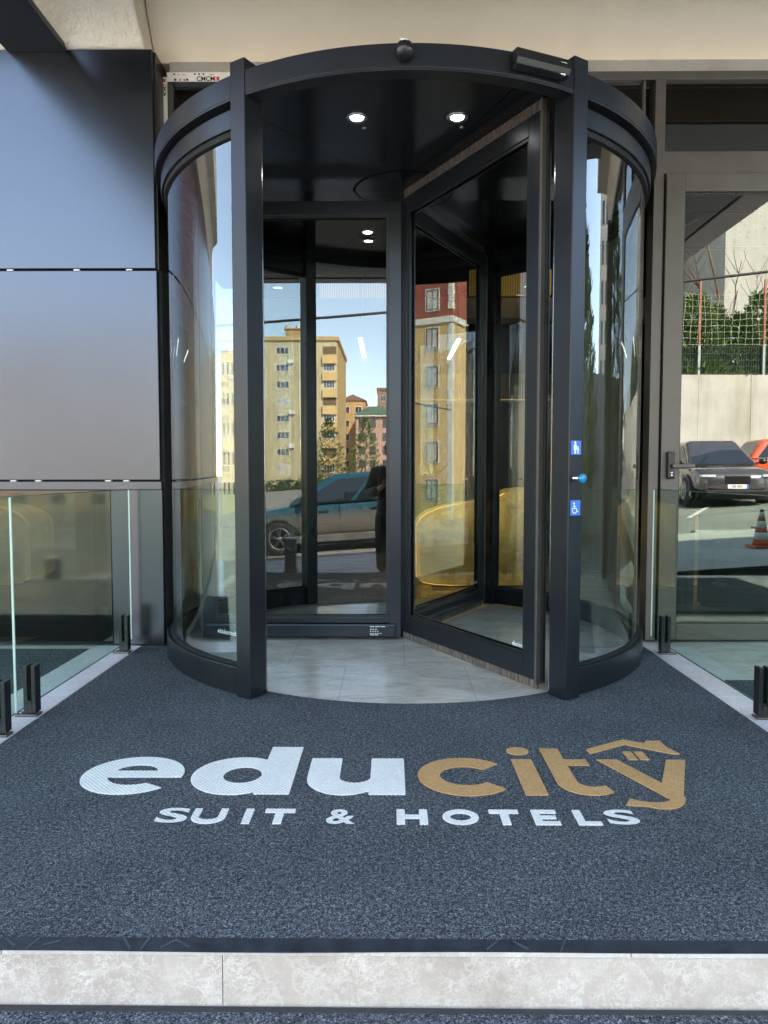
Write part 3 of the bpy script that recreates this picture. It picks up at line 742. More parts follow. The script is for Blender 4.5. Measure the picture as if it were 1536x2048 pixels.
# lobby shell
b = MBm('dark_wall')
b.box(-6.2, -6.0, 0, 9, -.3, 4.4); b.box(4.6, 4.75, 0, 9, -.3, 4.4); b.box(-6.2, 4.75, 9, 9.2, -.3, 4.4)
b.box(-6.2, -5.2, -.18, 0, -.3, 3.36); b.box(4.45, 4.75, -.18, 0, -.3, 3.36)
b.build('lobby_wall', hb)
MBm('grey_wall').box(-4.5, -1.9, 3.2, 3.3, -.005, 4.1).build('lobby_wall', hb)
MBm('dark_ceiling').box(-6.2, 4.6, .26, 9.2, 4.15, 4.4).build('lobby_ceiling', hb)
b = MBm('wood'); b.box(.15, 2.14, 5.6, 6.0, 2.02, 2.37); b.build('wood_bulkhead', hb)
b = MBm('dark_wall'); b.box(-1.6, -.2, 4.6, 4.7, 0, 2.9); b.build('lobby_wall', hb)
MBm('wood_lit').box(1.0, 2.1, 5.5, 5.6, 3.42, 3.75).build('glowing_wood_panel', hb); MBm('wood_lit').box(-1.1, .1, 6.2, 6.3, 3.35, 3.75).build('glowing_wood_panel', hb)
b = MBm('led_dim'); b.box(.15, 2.1, 5.58, 5.597, 2.008, 2.018); b.build('light_strip', hb)
b = MBm('concrete'); b.box(2.15, 2.3, 2.6, 5.6, -.005, 4.1); b.build('lobby_wall', hb)
b = MBm('plaster'); b.box(-6, 4.6, 5.7, 6.1, 3.15, 3.42); b.build('cornice', hb)
# roof truss rods hanging in the lobby
b = MBm('black')
for i in range(7):
    x = -2.0 + i * .75; b.tube([(x, 3.2, 3.3), (x + .75, 3.6, 3.75)], .012, 6); b.tube([(x, 3.2, 3.75), (x + .75, 3.6, 3.3)], .012, 6)
b.tube([(-3, 3.2, 3.32), (5, 3.2, 3.32)], .014, 6); b.tube([(-3, 3.4, 3.75), (5, 3.4, 3.75)], .014, 6)
b.build('ceiling_truss', hb)
# unseen upper storeys and an added side block, sized to throw the street shadow
b = MBm('beige_wall'); b.box(-9, 4.75, .26, 12, 4.41, 5.6); b.box(-9, -6.2, .005, 12, -1, 4.41); b.box(4.76, 14, 3.4, 12, -.2, 10.5); b.build('upper_wall', hb)

# ------------------------------------------------------------------ side door
sdr = thing('side_door', 'bronze framed glass door with dark lever handle beside the revolving door', 'door', (0, 0, 0))
b = MBm('bronze'); x0, x1 = 1.516, 2.594; yf, yb = -.092, -.035
b.box(x0, x0 + .108, yf, yb, .008, 2.730); b.box(x1 - .108, x1, yf, yb, .008, 2.730)
b.box(x0 + .108, x1 - .108, yf, yb, 2.625, 2.730); b.box(x0 + .108, x1 - .108, yf, yb, .008, .105); b.build('door_frame', sdr, bevel=.004)
b = MBm('black'); b.box(x0 + .108, x0 + .113, yf + .008, yb, .105, 2.625); b.box(x1 - .113, x1 - .108, yf + .008, yb, .105, 2.625); b.box(x0 + .113, x1 - .113, yf + .008, yb, 2.619, 2.625); b.box(x0 + .113, x1 - .113, yf + .008, yb, .105, .111); b.build('gasket', sdr)
MBm('g_door').poly([(x0 + .113, -.064, .111), (x1 - .113, -.064, .111), (x1 - .113, -.064, 2.619), (x0 + .113, -.064, 2.619)]).build('glass_pane', sdr)
hd = MBm('black').box(1.545, 1.588, -.128, yf - .0005, .968, 1.128, None, .010).build('lock_plate', sdr)
b = MBm('bronze'); b.tube([(1.570, -.128, 1.043), (1.570, -.150, 1.043)], .011, 12); b.box(1.560, 1.690, -.162, -.148, 1.031, 1.055, None, .006); b.build('lever', hd)
b = MBm('chrome'); b.tube([(1.566, -.129, 1.003), (1.566, -.131, 1.003)], .009, 12); b.box(1.561, 1.571, -.131, -.129, .985, 1.001); b.build('keyhole', hd)

# ------------------------------------------------------------------ revolving door
rd = thing('revolving_door', 'black three wing revolving door under a round drum canopy', 'revolving door')
A = R(31.3); RG = 1.345; POST = R(2.1)
fas = MB().mat('frame')
gap = .0295
segs = [(-A + gap, A - gap), (A + gap, PI - A - gap), (PI - A + gap, PI + A - gap), (PI + A + gap, 2 * PI - A - gap)]
for a0, a1 in segs: fas.arc(1.34, 1.402, a0, a1, 2.606, 2.700, 60)
fas.build('fascia', rd, bevel=.003)
b = MBm('frame_dull')
for a0, a1 in segs: b.arc(1.335, 1.400, a0, a1, 2.596, 2.6055, 60)
b.build('fascia_lip', rd)
b = MBm('black'); b.arc(.0, 1.339, 0, 2 * PI, 2.682, 2.695, 72, True); b.build('canopy_top', rd)
def side(sgn):
    mid = sgn * PI / 2; a0, a1 = (A + gap, PI - A - gap) if sgn > 0 else (PI + A + gap, 2 * PI - A - gap)
    b = MBm('frame'); b.arc(1.325, 1.372, a0, a1, 2.497, 2.579, 60); b.arc(1.318, 1.378, a0, a1, .004, .126, 60); b.build('curved_rail', rd, bevel=.003)
    b = MBm('groove'); b.arc(1.320, 1.350, a0, a1, 2.579, 2.606, 60); b.arc(1.332, 1.358, a0, a1, 2.472, 2.497, 60); b.arc(1.335, 1.357, a0, a1, .126, .137, 60); b.build('seal', rd)
    g = MBm('g_drum').sheet_arc(RG, a0, a1, .137, 2.472, 96).build('curved_glass', rd)
    return g
gr, gl = side(1), side(-1)
# small mirrored maker's mark on the left pane, as seen through the glass
mk = text_mesh('dormakaba', .030, 'CENTER', 1.05, .0006)
def bend(me, ang, r, z, mirror=False):
    b = MBm('ink_white'); vs = []
    for v in me.vertices:
        a = ang + (-1 if mirror else 1) * v.co.x / r; vs.append((r * math.sin(a), -r * math.cos(a), z + v.co.y))
    b.faces(vs, [tuple(p.vertices) for p in me.polygons]); return b
bend(mk, R(-38.5), 1.341, .255, True).build('maker_mark', gl)
for sx, sy in ((-1, -1), (1, -1), (-1, 1), (1, 1)):
    a = A * sx if sy < 0 else PI - A * sx
    mt = Matrix.Rotation(a, 4, 'Z')
    b = MBm('frame'); b.box(-.041, .041, -1.404, -1.290, .0005, 2.752, mt, .004)
    b.mat('frame_dull'); p = b.build('post', rd)
    b = MBm('chrome')
    xs = .0417 if sx * sy > 0 else -.0417
    if sy < 0:
        xe = .0415 if sx < 0 else -.0415
        b.box(min(xe, xe * 1.02), max(xe, xe * 1.02), -1.300, -1.296, .02, 2.60, mt); b.build('trim_strip', p)
# ceiling with joints, lights
b = MBm('black_gloss'); ng = 6
for k in range(ng):
    a0 = R(22) + k * 2 * PI / ng + .0022; a1 = R(22) + (k + 1) * 2 * PI / ng - .0022
    b.arc(.30, 1.318, a0, a1, 2.664, 2.674, 20)
b.arc(.001, .285, 0, 2 * PI, 2.661, 2.674, 40, True)
b.mat('groove'); b.arc(.001, 1.335, 0, 2 * PI, 2.676, 2.680, 60, True)
cl = b.build('ceiling', rd)
for x, y in ((-.235, -.885), (.235, -.885), (-.235, .70), (.238, .705)):
    mt = Matrix.Translation((x, y, 2.664))
    d = MBm('chrome').lathe([(.052, -.0005), (.052, -.006), (.040, -.009), (.034, -.002)], mt).build('downlight', rd)
    MBm('led').lathe([(.030, -.0045), (.0305, -.0035)], mt).build('lamp', d)
    MBm('chrome').lathe([(.012, -.0005), (.010, -.005)], Matrix.Translation((x + .03, y + .10, 2.664))).build('sprinkler', d)
# wings
def wing(ang, drop):
    W = bpy.data.objects.new('wing', None)
    mt = Matrix.Rotation(ang, 4, 'Z')       # local +X along the wing
    f = MBm('frame')
    t = .026; r0, r1 = .012, 1.216; zb = .004 if drop else .048
    f.box(r0, r0 + .075, -t, t, zb, 2.605, mt, .003); f.box(r1 - .075, r1, -t, t, zb, 2.605, mt, .003)
    f.box(r0 + .075, r1 - .075, -t, t, 2.520, 2.605, mt, .003); f.box(r0 + .075, r1 - .075, -t, t, .092 if drop else .048, .128 if drop else .150, mt, .003)
    fo = f.build('wing_leaf', rd)
    s = MBm('frame_dull'); gz0 = .128 if drop else .150
    for sd_ in (-1, 1):
        y0, y1 = (-.020, -.012) if sd_ < 0 else (.012, .020)
        s.box(r0 + .075, r0 + .090, y0, y1, gz0, 2.52, mt); s.box(r1 - .090, r1 - .075, y0, y1, gz0, 2.52, mt)
        s.box(r0 + .090, r1 - .090, y0, y1, 2.507, 2.52, mt); s.box(r0 + .090, r1 - .090, y0, y1, gz0, gz0 + .012, mt)
    s.build('glazing_bead', fo)
    MBm('edge_profile').box(r1 + .0005, r1 + .016, -.029, .029, .03, 2.60, mt, .004).build('end_profile', fo)
    MBm('g_wing').poly([(r0 + .075, 0, gz0), (r1 - .075, 0, gz0), (r1 - .075, 0, 2.52), (r0 + .075, 0, 2.52)], mt).build('glass_pane', fo)
    q = MBm('brush')
    q.box(r0, r1, -.012, .012, 2.605, 2.662, mt); q.mat('black'); q.box(r1 + .016, r1 + .034, -.004, .004, .05, 2.60, mt); q.mat('brush')
    if not drop: 
        q.box(r0, r1, -.010, .010, .004, .048, mt)
    q.build('brush_seal', fo)
    if drop:
        d = MBm('frame'); d.box(r0 + .03, r1 - .02, -.052, .052, .008, .090, mt, .008); dd = d.build('drop_seal_box', fo)
        k = MBm('ink_white')
        for zz, n_, wd in ((.074, 3, .026), (.058, 3, .010), (.046, 4, .008), (.033, 5, .009), (.024, 2, .022)):
            for i in range(n_):
                xx = .20 - i * (wd + .006)
                k.box(xx - wd, xx, .0525, .0530, zz, zz + .004, mt)
        k.build('label_print', dd)
    return fo
w1 = wing(PI, True); w2 = wing(-PI / 3, False); w3 = wing(PI / 3, False)
MBm('frame').lathe([(.020, .004), (.020, 2.660)]).build('centre_shaft', rd)
for ang, wg, xpos, z, side_ in ((-PI / 3, w2, 1.10, .172, 1), (PI / 3, w3, 1.085, .182, -1)):
    mt = Matrix.Rotation(ang, 4, 'Z') @ Matrix.Translation((xpos, -.0015 if True else 0, z)) @ Matrix.Rotation(R(90), 4, 'X')
    MBm('ink_white').mesh(mk, mt).build('maker_mark', wg)
# sensors
bl = MBm('black').ball((-.022, -1.432, 2.655), .036).build('sensor_ball', rd)
b = MBm('ink_white'); b.box(-.042, -.018, -1.4585, -1.4575, 2.683, 2.687, Matrix.Translation((0, .006, 0))); b.box(-.036, -.010, -1.4615, -1.4605, 2.677, 2.680, Matrix.Translation((0, .003, 0))); b.build('ball_print', bl)
mt = Matrix.Rotation(R(22.3), 4, 'Z')
b = MBm('black'); 
pr = [(-1.413, 2.618), (-1.445, 2.628), (-1.455, 2.650), (-1.448, 2.690), (-1.413, 2.692)]
vs = []; 
for x in (-.135, .118): vs += [mt @ Vector((x, y, z)) for y, z in pr]
b.faces(vs, [(0, 1, 2, 3, 4), (9, 8, 7, 6, 5)] + [(i, (i + 1) % 5, 5 + (i + 1) % 5, 5 + i) for i in range(5)])
sb = b.build('sensor_box', rd, bevel=.003)
tm2 = text_mesh('dormakaba', .0062, 'LEFT', 1.0, .0002)
MBm('ink_white').mesh(tm2, mt @ Matrix.Translation((.070, -1.4545, 2.668)) @ Matrix.Rotation(R(81), 4, 'X')).build('box_print', sb)
MBm('chrome').ball((0, 0, 0), .010, (1.4, .6, .7)).build('sensor_lens', sb).matrix_world = mt @ Matrix.Translation((.085, -1.447, 2.627))
# stickers and push button on the outer face of the post beside the wing
mp = Matrix.Rotation(A, 4, 'Z') @ Matrix.Translation((0, -1.4042, 0)) @ Matrix.Rotation(R(90), 4, 'X')    # local x right, y up, z outwards
def sticker(zc, h, fig):
    s = MBm('sign_blue'); s.box(-.030, .030, zc - h / 2, zc + h / 2, 0, .0008, mp); so_ = s.build('sign_sticker', rd)
    k = MBm('ink_white')
    for p in fig: k.mesh(curve_polys(p, .0006), mp @ Matrix.Translation((0, zc, .0012)))
    k.build('pictogram', so_)
c_ = lambda x, y, r: ell(x, y, r, r, 0, 340, 17)
fam = [[c_(-.006, .0225, .0052)], [[(-.0105, .016), (-.0015, .016), (.006, .001), (.004, 0), (.0000, .007), (.0035, -.010), (-.0015, -.010), (-.0015, -.026), (-.0055, -.026), (-.0058, -.010), (-.0065, -.010), (-.007, -.026), (-.011, -.026), (-.0108, -.010), (-.0155, -.010), (-.0118, .006), (-.0155, -.001), (-.017, .0005)]], [c_(.0105, .0025, .0038)], [[(.0075, -.002), (.0135, -.002), (.018, -.010), (.0165, -.011), (.0138, -.007), (.0138, -.026), (.0108, -.026), (.0105, -.016), (.0102, -.026), (.0072, -.026), (.0072, -.0065), (.0045, -.002), (.0038, -.0035)]]]
whl = [[c_(-.0085, .0195, .0045)], [stroke(ell(-.005, -.010, .0135, .0135, 130, 372, 26), .0036)], [stroke([(-.0085, .014), (-.0075, -.003), (.006, -.003), (.012, -.0165), (.0175, -.0150)], .0042)], [stroke([(-.0075, .006), (.0035, .006)], .0034)]]
sticker(1.112, .060, fam); sticker(.850, .066, whl)
b = MBm('chrome'); b.lathe([(.014, 0), (.014, .006), (.010, .010), (.010, .040)], mp @ Matrix.Translation((-.010, .979, 0))); pb = b.build('push_button', rd)
b = MBm('knob_blue'); b.lathe([(.010, .036), (.019, .042), (.021, .050), (.018, .058), (.008, .062)], mp @ Matrix.Translation((-.010, .979, 0)), 18); b.build('knob', pb)

# ------------------------------------------------------------------ glass railings
def railing(sx, xg, label, ys_clamp, panes):
    t = thing('glass_railing', label, 'railing')
    for (y0, y1) in panes:
        g = MBm('g_rail').poly([(xg, y0, .055), (xg, y1, .055), (xg, y1, .910), (xg, y0, .910)]).build('glass_pane', t)
        e = MBm('g_edge_light'); e.box(xg - .0035, xg + .0035, y0 - .002, y0, .055, .91); e.box(xg - .0035, xg + .0035, y1, y1 + .002, .055, .91)
        e.mat('g_edge'); e.box(xg - .005, xg + .005, y0, y1, .9085, .912); e.box(xg - .004, xg + .004, y0, y1, .0535, .0555); e.build('pane_edge', g)
    for y in ys_clamp:
        c = MBm('black')
        c.box(xg - .026, xg - .008, y - .022, y + .022, .018, .215, None, .003); c.box(xg + .008, xg + .026, y - .022, y + .022, .018, .215, None, .003)
        c.box(xg - .008, xg + .008, y - .022, y + .022, .018, .07)
        cc = c.build('clamp', t)
        MBm('bronze').box(xg - (.062 if sx < 0 else .030), xg + (.062 if sx > 0 else .030), y - .024, y + .024, .0025, .012, None, .003).build('base_plate', cc)
        MBm('chrome').lathe([(.006, 0), (.006, .003)], Matrix.Translation((xg + sx * .047, y, .012)), 10).build('bolt', cc)
railing(-1, -1.556, 'clear glass railing on black clamps in front of the metal wall panels', (-.40, -1.43, -1.66, -2.7), ((-1.555, -.30), (-2.80, -1.562)))
railing(1, 1.440, 'clear glass railing on black clamps in front of the side door', (-.40, -1.44, -1.66, -2.7), ((-1.570, -.20), (-2.80, -1.577)))

# ------------------------------------------------------------------ lobby things
dk = thing('reception_desk', 'stone reception desk with glowing gold rim inside the lobby', 'desk', (0, 0, 0))
top = [(.152, .10), (.150, .48)] + [(.156, .56), (.19, .615), (.25, .655), (.34, .69), (.445, .715), (.62, .742), (.79, .765), (.86, .79), (.92, .83), (.99, .86), (1.1, .872), (1.22, .870), (1.27, .84), (1.28, .78), (1.28, .06), (1.24, .02), (.60, .02), (.45, .02), (.32, .028), (.22, .045), (.175, .07)]
def yprism(b, pts, y0, y1):
    n = len(pts); vs = [(x, y0, z) for x, z in pts] + [(x, y1, z) for x, z in pts]
    b.faces(vs, [tuple(range(n)), tuple(range(2 * n - 1, n - 1, -1))] + [(i, (i + 1) % n, n + (i + 1) % n, n + i) for i in range(n)])
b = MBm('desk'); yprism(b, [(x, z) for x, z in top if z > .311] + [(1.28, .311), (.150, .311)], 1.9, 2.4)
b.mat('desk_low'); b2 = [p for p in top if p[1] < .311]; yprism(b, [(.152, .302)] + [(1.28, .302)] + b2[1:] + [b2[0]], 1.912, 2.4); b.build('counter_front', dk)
b = MBm('led_warm')
rim = [(.60, .02), (.45, .02), (.32, .028), (.22, .045), (.175, .07), (.152, .10), (.150, .48), (.156, .56), (.19, .615), (.25, .655), (.34, .69), (.445, .715), (.62, .742), (.79, .765), (.86, .79), (.92, .83)]
b.tube([(x, 1.915 if z > .3 else 1.925, z) for x, z in rim], [.003] + [.008] * 3 + [.003] * 4 + [.006, .008] + [.009] * 4 + [.008, .004], 6); b.build('light_rim', dk)
b = MBm('glow_soft'); b.tube([(x + (.02 if i < 8 else .012), 1.905, z - .012) for i, (x, z) in enumerate(rim[4:])], [.012] * 3 + [.02] * 4 + [.024] * 3 + [.016, .01], 6); b.build('painted_glow_band', dk)  # added glowing tube, stands in for rim light spilling on the stone
MBm('wood_lit').box(.152, 1.28, 1.904, 1.911, .304, .309).build('light_seam', dk)
MBm('black').box(.30, 1.2, 2.0, 2.4, .0, .03).build('plinth', dk)
pl = thing('potted_plant', 'dark leafy plant standing behind the reception desk', 'plant', (.36, 3.0, 0))
MBm('stone_dark').lathe([(.12, 0), (.17, .4), (.155, .4), (.14, .36)]).build('pot', pl)
b = MBm('leaf2'); rng = random.Random(3)
for i in range(130):
    a = rng.uniform(0, 2 * PI); z = rng.uniform(.4, 1.15); r0 = rng.uniform(0, .06); l = rng.uniform(.14, .26); up = rng.uniform(.3, .9)
    d = Vector((math.cos(a), math.sin(a), up)).normalized(); p0 = Vector((r0 * math.cos(a), r0 * math.sin(a), z)); s_ = d.cross(Vector((0, 0, 1))).normalized() * .016
    b.faces([p0, p0 + d * l * .5 + s_, p0 + d * l, p0 + d * l * .5 - s_], [(0, 1, 2, 3)])
b.build('foliage', pl)
for lab, (x, y, z, L) in (('slim lit ceiling lamp seen through the closed wing', (-.40, 3.4, 2.43, 1.3)), ('slim lit ceiling lamp seen over the reception desk', (.655, 3.4, 2.42, 1.3))):
    t = thing('pendant_lamp', lab, 'lamp', (x, y, z), 0, 'linear lamps in the lobby')
    MBm('led_tube').box(-.02, .02, 0, L, 0, .02).build('tube', t)
    for yy in (.1, L - .1): MBm('black').tube([(0, yy, .02), (0, yy, 4.15 - z)], .003, 5).build('cord', t)

# ------------------------------------------------------------------ street: apartment blocks
def window_mesh(wd, ht, frame='win_frame', pane='win_glass', mull=1, t=.06):
    b = MBm(frame); f = .09 * min(1.2, max(.6, wd / 1.5))
    b.box(-wd / 2, wd / 2, -.05, .02, ht / 2 - f, ht / 2); b.box(-wd / 2, wd / 2, -.05, .03, -ht / 2, -ht / 2 + f)
    b.box(-wd / 2, -wd / 2 + f, -.05, .02, -ht / 2 + f, ht / 2 - f); b.box(wd / 2 - f, wd / 2, -.05, .02, -ht / 2 + f, ht / 2 - f)
    for k in range(mull):
        x = -wd / 2 + wd * (k + 1) / (mull + 1); b.box(x - f / 3, x + f / 3, -.05, .015, -ht / 2 + f, ht / 2 - f)
    b.mat(pane); b.box(-wd / 2 + f, wd / 2 - f, -.055, -.01, -ht / 2 + f, ht / 2 - f)
    o = b.build('window'); return o
def block(name, label, loc, rz, W, D, z0, z1, wall, base='', group=None):
    """front face looks along local -Y... local frame: front at y=0 facing +Y"""
    t = thing(name, label, 'building', loc, rz, group)
    MBm(wall).box(-W / 2, W / 2, -D, 0, z0, z1).build('wall', t); return t
def add_windows(t, proto, spots, rz=0):
    first = True
    for p in spots:
        o = proto if first else proto.copy()
        if not first: COL.objects.link(o)
        first = False
        o.parent = t; o.location = p; o.rotation_euler = (0, 0, rz)
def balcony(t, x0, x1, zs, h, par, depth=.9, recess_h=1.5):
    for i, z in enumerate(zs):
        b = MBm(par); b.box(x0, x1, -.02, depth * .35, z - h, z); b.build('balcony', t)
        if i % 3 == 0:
            MBm('recess').box(x0 + .05, x1 - .05, -.02, .012, z + .02, z + recess_h - .1).build('balcony_recess', t)  # flat dark plate, the shade of a recess put into its colour

FR = .0
# yellow block opposite
ya = block('apartment_block', 'tall pale yellow apartment block with rows of white windows and stacked balconies across the street', (-17.9, -100, 0), 0, 20.2, 20, -4, 20.2, 'yellow')
zs = [18.75 - 2.44 * k for k in range(9)]
wp = window_mesh(1.95, 1.12, mull=2); add_windows(ya, wp, [(x + 17.9, .03, z) for k, z in enumerate(zs) for q, x in enumerate((-26.9, -24.4, -20.6, -15.7)) if (k * 3 + q * 5) % 4])
wp = window_mesh(1.95, 1.12, pane='curtain', mull=2); add_windows(ya, wp, [(x + 17.9, .03, z) for k, z in enumerate(zs) for q, x in enumerate((-26.9, -24.4, -20.6, -15.7)) if not (k * 3 + q * 5) % 4])
for k, (ax, az) in enumerate(((3.4, 17.2), (-1.2, 12.4), (3.5, 9.9), (-5.2, 15.0), (3.4, 5.0), (-1.3, 2.6))): MBm('win_frame').box(ax - .42, ax + .42, .01, .38, az - .3, az + .3, None, .03).build('air_conditioner', ya)
for dx in (-1.2, .4, 1.0): MBm('win_frame').lathe([(.05, .0), (.42, .12), (.46, .16)], Matrix.Translation((3.6 + dx, -4.4, 22.9)) @ Matrix.Rotation(R(-60), 4, 'X'), 14).build('satellite_dish', ya)
wp = window_mesh(1.7, 1.2, mull=3); add_windows(ya, wp, [(-8.95 + 17.9, .05, z + .05) for i, z in enumerate(zs) if i % 3 != 0])
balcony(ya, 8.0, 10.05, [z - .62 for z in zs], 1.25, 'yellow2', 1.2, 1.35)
b = MBm('ochre'); b.box(-10.35, 10.35, -20.1, .25, 20.2, 20.75); b.box(10.1, 10.16, -19.9, -.2, -4, 20.2); b.build('cornice', ya)
b = MBm('roof_brown'); b.faces([(-10.3, .2, 20.75), (10.3, .2, 20.75), (10.3, -20, 20.75), (-10.3, -20, 20.75), (0, -10, 22.0)], [(0, 1, 4), (1, 2, 4), (2, 3, 4), (3, 0, 4)]); b.mat('ochre'); b.box(2.2, 5.0, -6, -3, 20.8, 22.4); b.box(2.0, 5.2, -6.2, -2.8, 22.4, 22.6); b.build('roof', ya)
# far blocks
ob = block('apartment_block', 'orange apartment block with pale window bands behind the pines', (-8.4, -150, 0), 0, 5.9, 12, -4, 16.6, 'orange_wall')
wp = window_mesh(1.5, 1.5, mull=1); add_windows(ob, wp, [(x, .03, 14.6 - 2.9 * k) for k in range(5) for x in (-1.2, 1.5)])
b = MBm('roof_brown'); b.faces([(-3.2, .3, 16.6), (3.2, .3, 16.6), (3.2, -12.3, 16.6), (-3.2, -12.3, 16.6), (0, -6, 18.6)], [(0, 1, 4), (1, 2, 4), (2, 3, 4), (3, 0, 4)]); b.build('roof', ob)
pk = block('apartment_block', 'pink apartment block with a low green roof and brown windows', (-3.2, -140, 0), 0, 7.6, 12, -4, 12.6, 'pink_wall')
wp = window_mesh(1.2, 1.6, 'win_brown', 'win_glass', 1); add_windows(pk, wp, [(x, .03, 11.0 - 2.7 * k) for k in range(5) for x in (-2.6, -.4, 2.2)])
b = MBm('roof_green'); b.faces([(-4.3, .6, 12.6), (4.3, .6, 12.6), (4.3, -12.6, 12.6), (-4.3, -12.6, 12.6), (-1.5, -6, 15.0), (1.5, -6, 15.0)], [(0, 1, 5, 4), (1, 2, 5), (2, 3, 4, 5), (3, 0, 4)]); b.mat('win_frame'); b.box(-4.3, 4.3, .3, .62, 12.4, 12.6); b.build('roof', pk)
bt = block('apartment_block', 'plain brown apartment tower rising behind the pink block', (-.6, -165, 0), 0, 5.0, 10, -4, 20.5, 'brown_wall')
wp = window_mesh(1.4, 1.4, mull=1); add_windows(bt, wp, [(x, .03, 18.6 - 2.9 * k) for k in range(6) for x in (-1.2, 1.2)])
b = MBm('roof_brown'); b.box(-2.7, 2.7, -10.2, .2, 20.5, 21.1); b.box(-.2, 1.6, -4, -2, 21.1, 22.6); b.build('roof', bt)
# red and yellow block up the street
rb = block('apartment_block', 'apartment block with deep red upper storeys over ochre ones and pale window surrounds', (-44.2, -26.4, 0), R(-90), 12, 12, -5, 12.05, 'ochre')
MBm('red_wall').box(-6.0, 6.0, -12, 0, 12.5, 26).build('upper_wall', rb)
b = MBm('white_wall'); b.box(-6.12, 6.1, -12.1, .12, 12.05, 12.5)
for z in range(-5, 26):
    if 11.5 < z < 12.6: continue
    b.box(-6.06, -5.66, -.32, .06, z + .02, z + .48); b.box(-6.05, -5.72, -.26, .05, z + .52, z + .98)
b.build('corner_stone', rb)
wp = window_mesh(1.15, 1.65, 'white_wall', 'curtain', 1); add_windows(rb, wp, [(x, .03, 19.4 - 2.8 * k) for k in range(8) for x in (-4.4, -1.1, 2.2, 5.0)])
wp = window_mesh(.95, 1.45, 'win_brown', 'curtain', 1); add_windows(rb, wp, [(x, .055, 19.4 - 2.8 * k) for k in range(8) for x in (-4.4, -1.1)])
# beige tower by the far end of the street
bg_ = block('apartment_block', 'slender beige apartment tower beyond the conifers', (52, 11, 0), R(100), 12, 14, -2, 30, 'beige_wall')
wp = window_mesh(1.5, 1.7, 'win_brown', 'win_glass', 1); add_windows(bg_, wp, [(x, .03, 23 - 2.9 * k) for k in range(8) for x in (-4, -1.2, 1.6, 4.4)])
tb = block('apartment_block', 'long taupe apartment block closing the lower street', (-34, -62, 0), R(-10), 26, 12, -6, 14.5, 'taupe_wall')
wp = window_mesh(1.6, 1.4, mull=1); add_windows(tb, wp, [(x, .03, 12.6 - 2.8 * k) for k in range(6) for x in (-11, -7.5, -4, -.5, 3, 6.5, 10)])
sb2 = block('apartment_block', 'added ochre block far down the street hiding the bright horizon', (-66, -10, 0), R(-85), 22, 12, -6, 12.5, 'yellow')  # added to keep the horizon glow out of the curved glass
wp = window_mesh(1.6, 1.4, mull=1); add_windows(sb2, wp, [(x, .03, 10.8 - 2.8 * k) for k in range(5) for x in (-9, -5.5, -2, 1.5, 5, 8.5)])
# white blank gable above the retaining wall
wg = block('apartment_block', 'blank white gable end standing above the retaining wall', (26.2, -34, 0), 0, 17.5, 12, 0, 24, 'gable_wall')
b = MBm('grey_wall'); b.box(-5.4, 8.7, -.02, .30, 0, 24.2); b.build('wall_return', wg); b = MBm('recess'); b.box(-5.4, 8.7, .30, .33, 12.4, 12.55); b.build('wall_band', wg)
gb = block('apartment_block', 'grey stepped block with dark balconies behind the bare trees', (14.4, -40, 0), 0, 12, 12, 0, 18.0, 'grey_wall')
b = MBm('win_glass'); b.box(-4, 5.8, -.01, .03, 12.2, 13.9); b.box(-4, 5.8, -.01, .03, 5.0, 9.4); b.build('balcony_recess', gb); b = MBm('win_frame'); b.box(-4, 5.8, .03, .06, 13.0, 13.15); b.build('balcony_rail', gb)
# low houses at the street ends (light and reflections)
lh = block('apartment_block', 'low pale yellow apartment block at the downhill end of the street', (-52, -30, 0), R(-75), 18, 12, -5, 10.5, 'yellow')
wp = window_mesh(1.6, 1.4, mull=1); add_windows(lh, wp, [(x, .03, 8.8 - 2.8 * k) for k in range(5) for x in (-7, -4, -1, 2, 5)])

# ------------------------------------------------------------------ retaining wall, fence, net
rw = thing('retaining_wall', 'tall pale concrete retaining wall behind the parked cars', 'wall')
b = MBm('concrete')
xs = [3.0 + 1.6 * i for i in range(18)]
for i, x in enumerate(xs): b.box(x, x + 1.592, -18.6, -18.0 + .006 * (i % 2), gz(x, -1.4), 4.02)
b.build('wall_panel', rw)
fe = thing('wire_fence', 'dark wire mesh fence with orange tipped posts along the wall top', 'fence')
fe_x = [3.5 + 1.98 * i for i in range(14)]
for x in fe_x:
    p = MBm('steel_grey').box(x - .035, x + .035, -18.16, -18.09, 4.02, 4.95).build('post', fe)
    MBm('orange_post').box(x - .026, x + .026, -18.151, -18.099, 4.95, 6.95).build('post_tip', p)
b = MBm('fence_dark')
x = 3.5
while x < 29: b.box(x, x + .012, -18.20, -18.19, 4.06, 4.92); x += .075
for z in (4.08, 4.28, 4.48, 4.68, 4.88): b.box(3.5, 29, -18.188, -18.18, z, z + .014)
tagm = b.build('mesh_panel', fe)
nt_ = MBm('net'); rng = random.Random(5)
cols = int(25.5 / .21)
sag = lambda x, z: .06 * math.sin(x * 1.7) * (z - 4.9) / 2
for i in range(cols):
    x = 3.5 + i * .21; nt_.tube([(x + .03 * math.sin(z * 3 + i), -18.12 + .03 * math.sin(i + z), z + sag(x, z)) for z in (4.93, 5.3, 5.7, 6.1, 6.5)], .0042, 4, False)
for k in range(9):
    z = 4.95 + k * .195; nt_.tube([(3.5 + i * .5, -18.12 + .02 * math.sin(i), z + sag(3.5 + i * .5, z) + .02 * math.sin(i * 2.3 + k)) for i in range(51)], .0042, 4, False)
tag(nt_.build('ball_net'), 'white cord ball net hung between the orange posts above the fence', 'net')

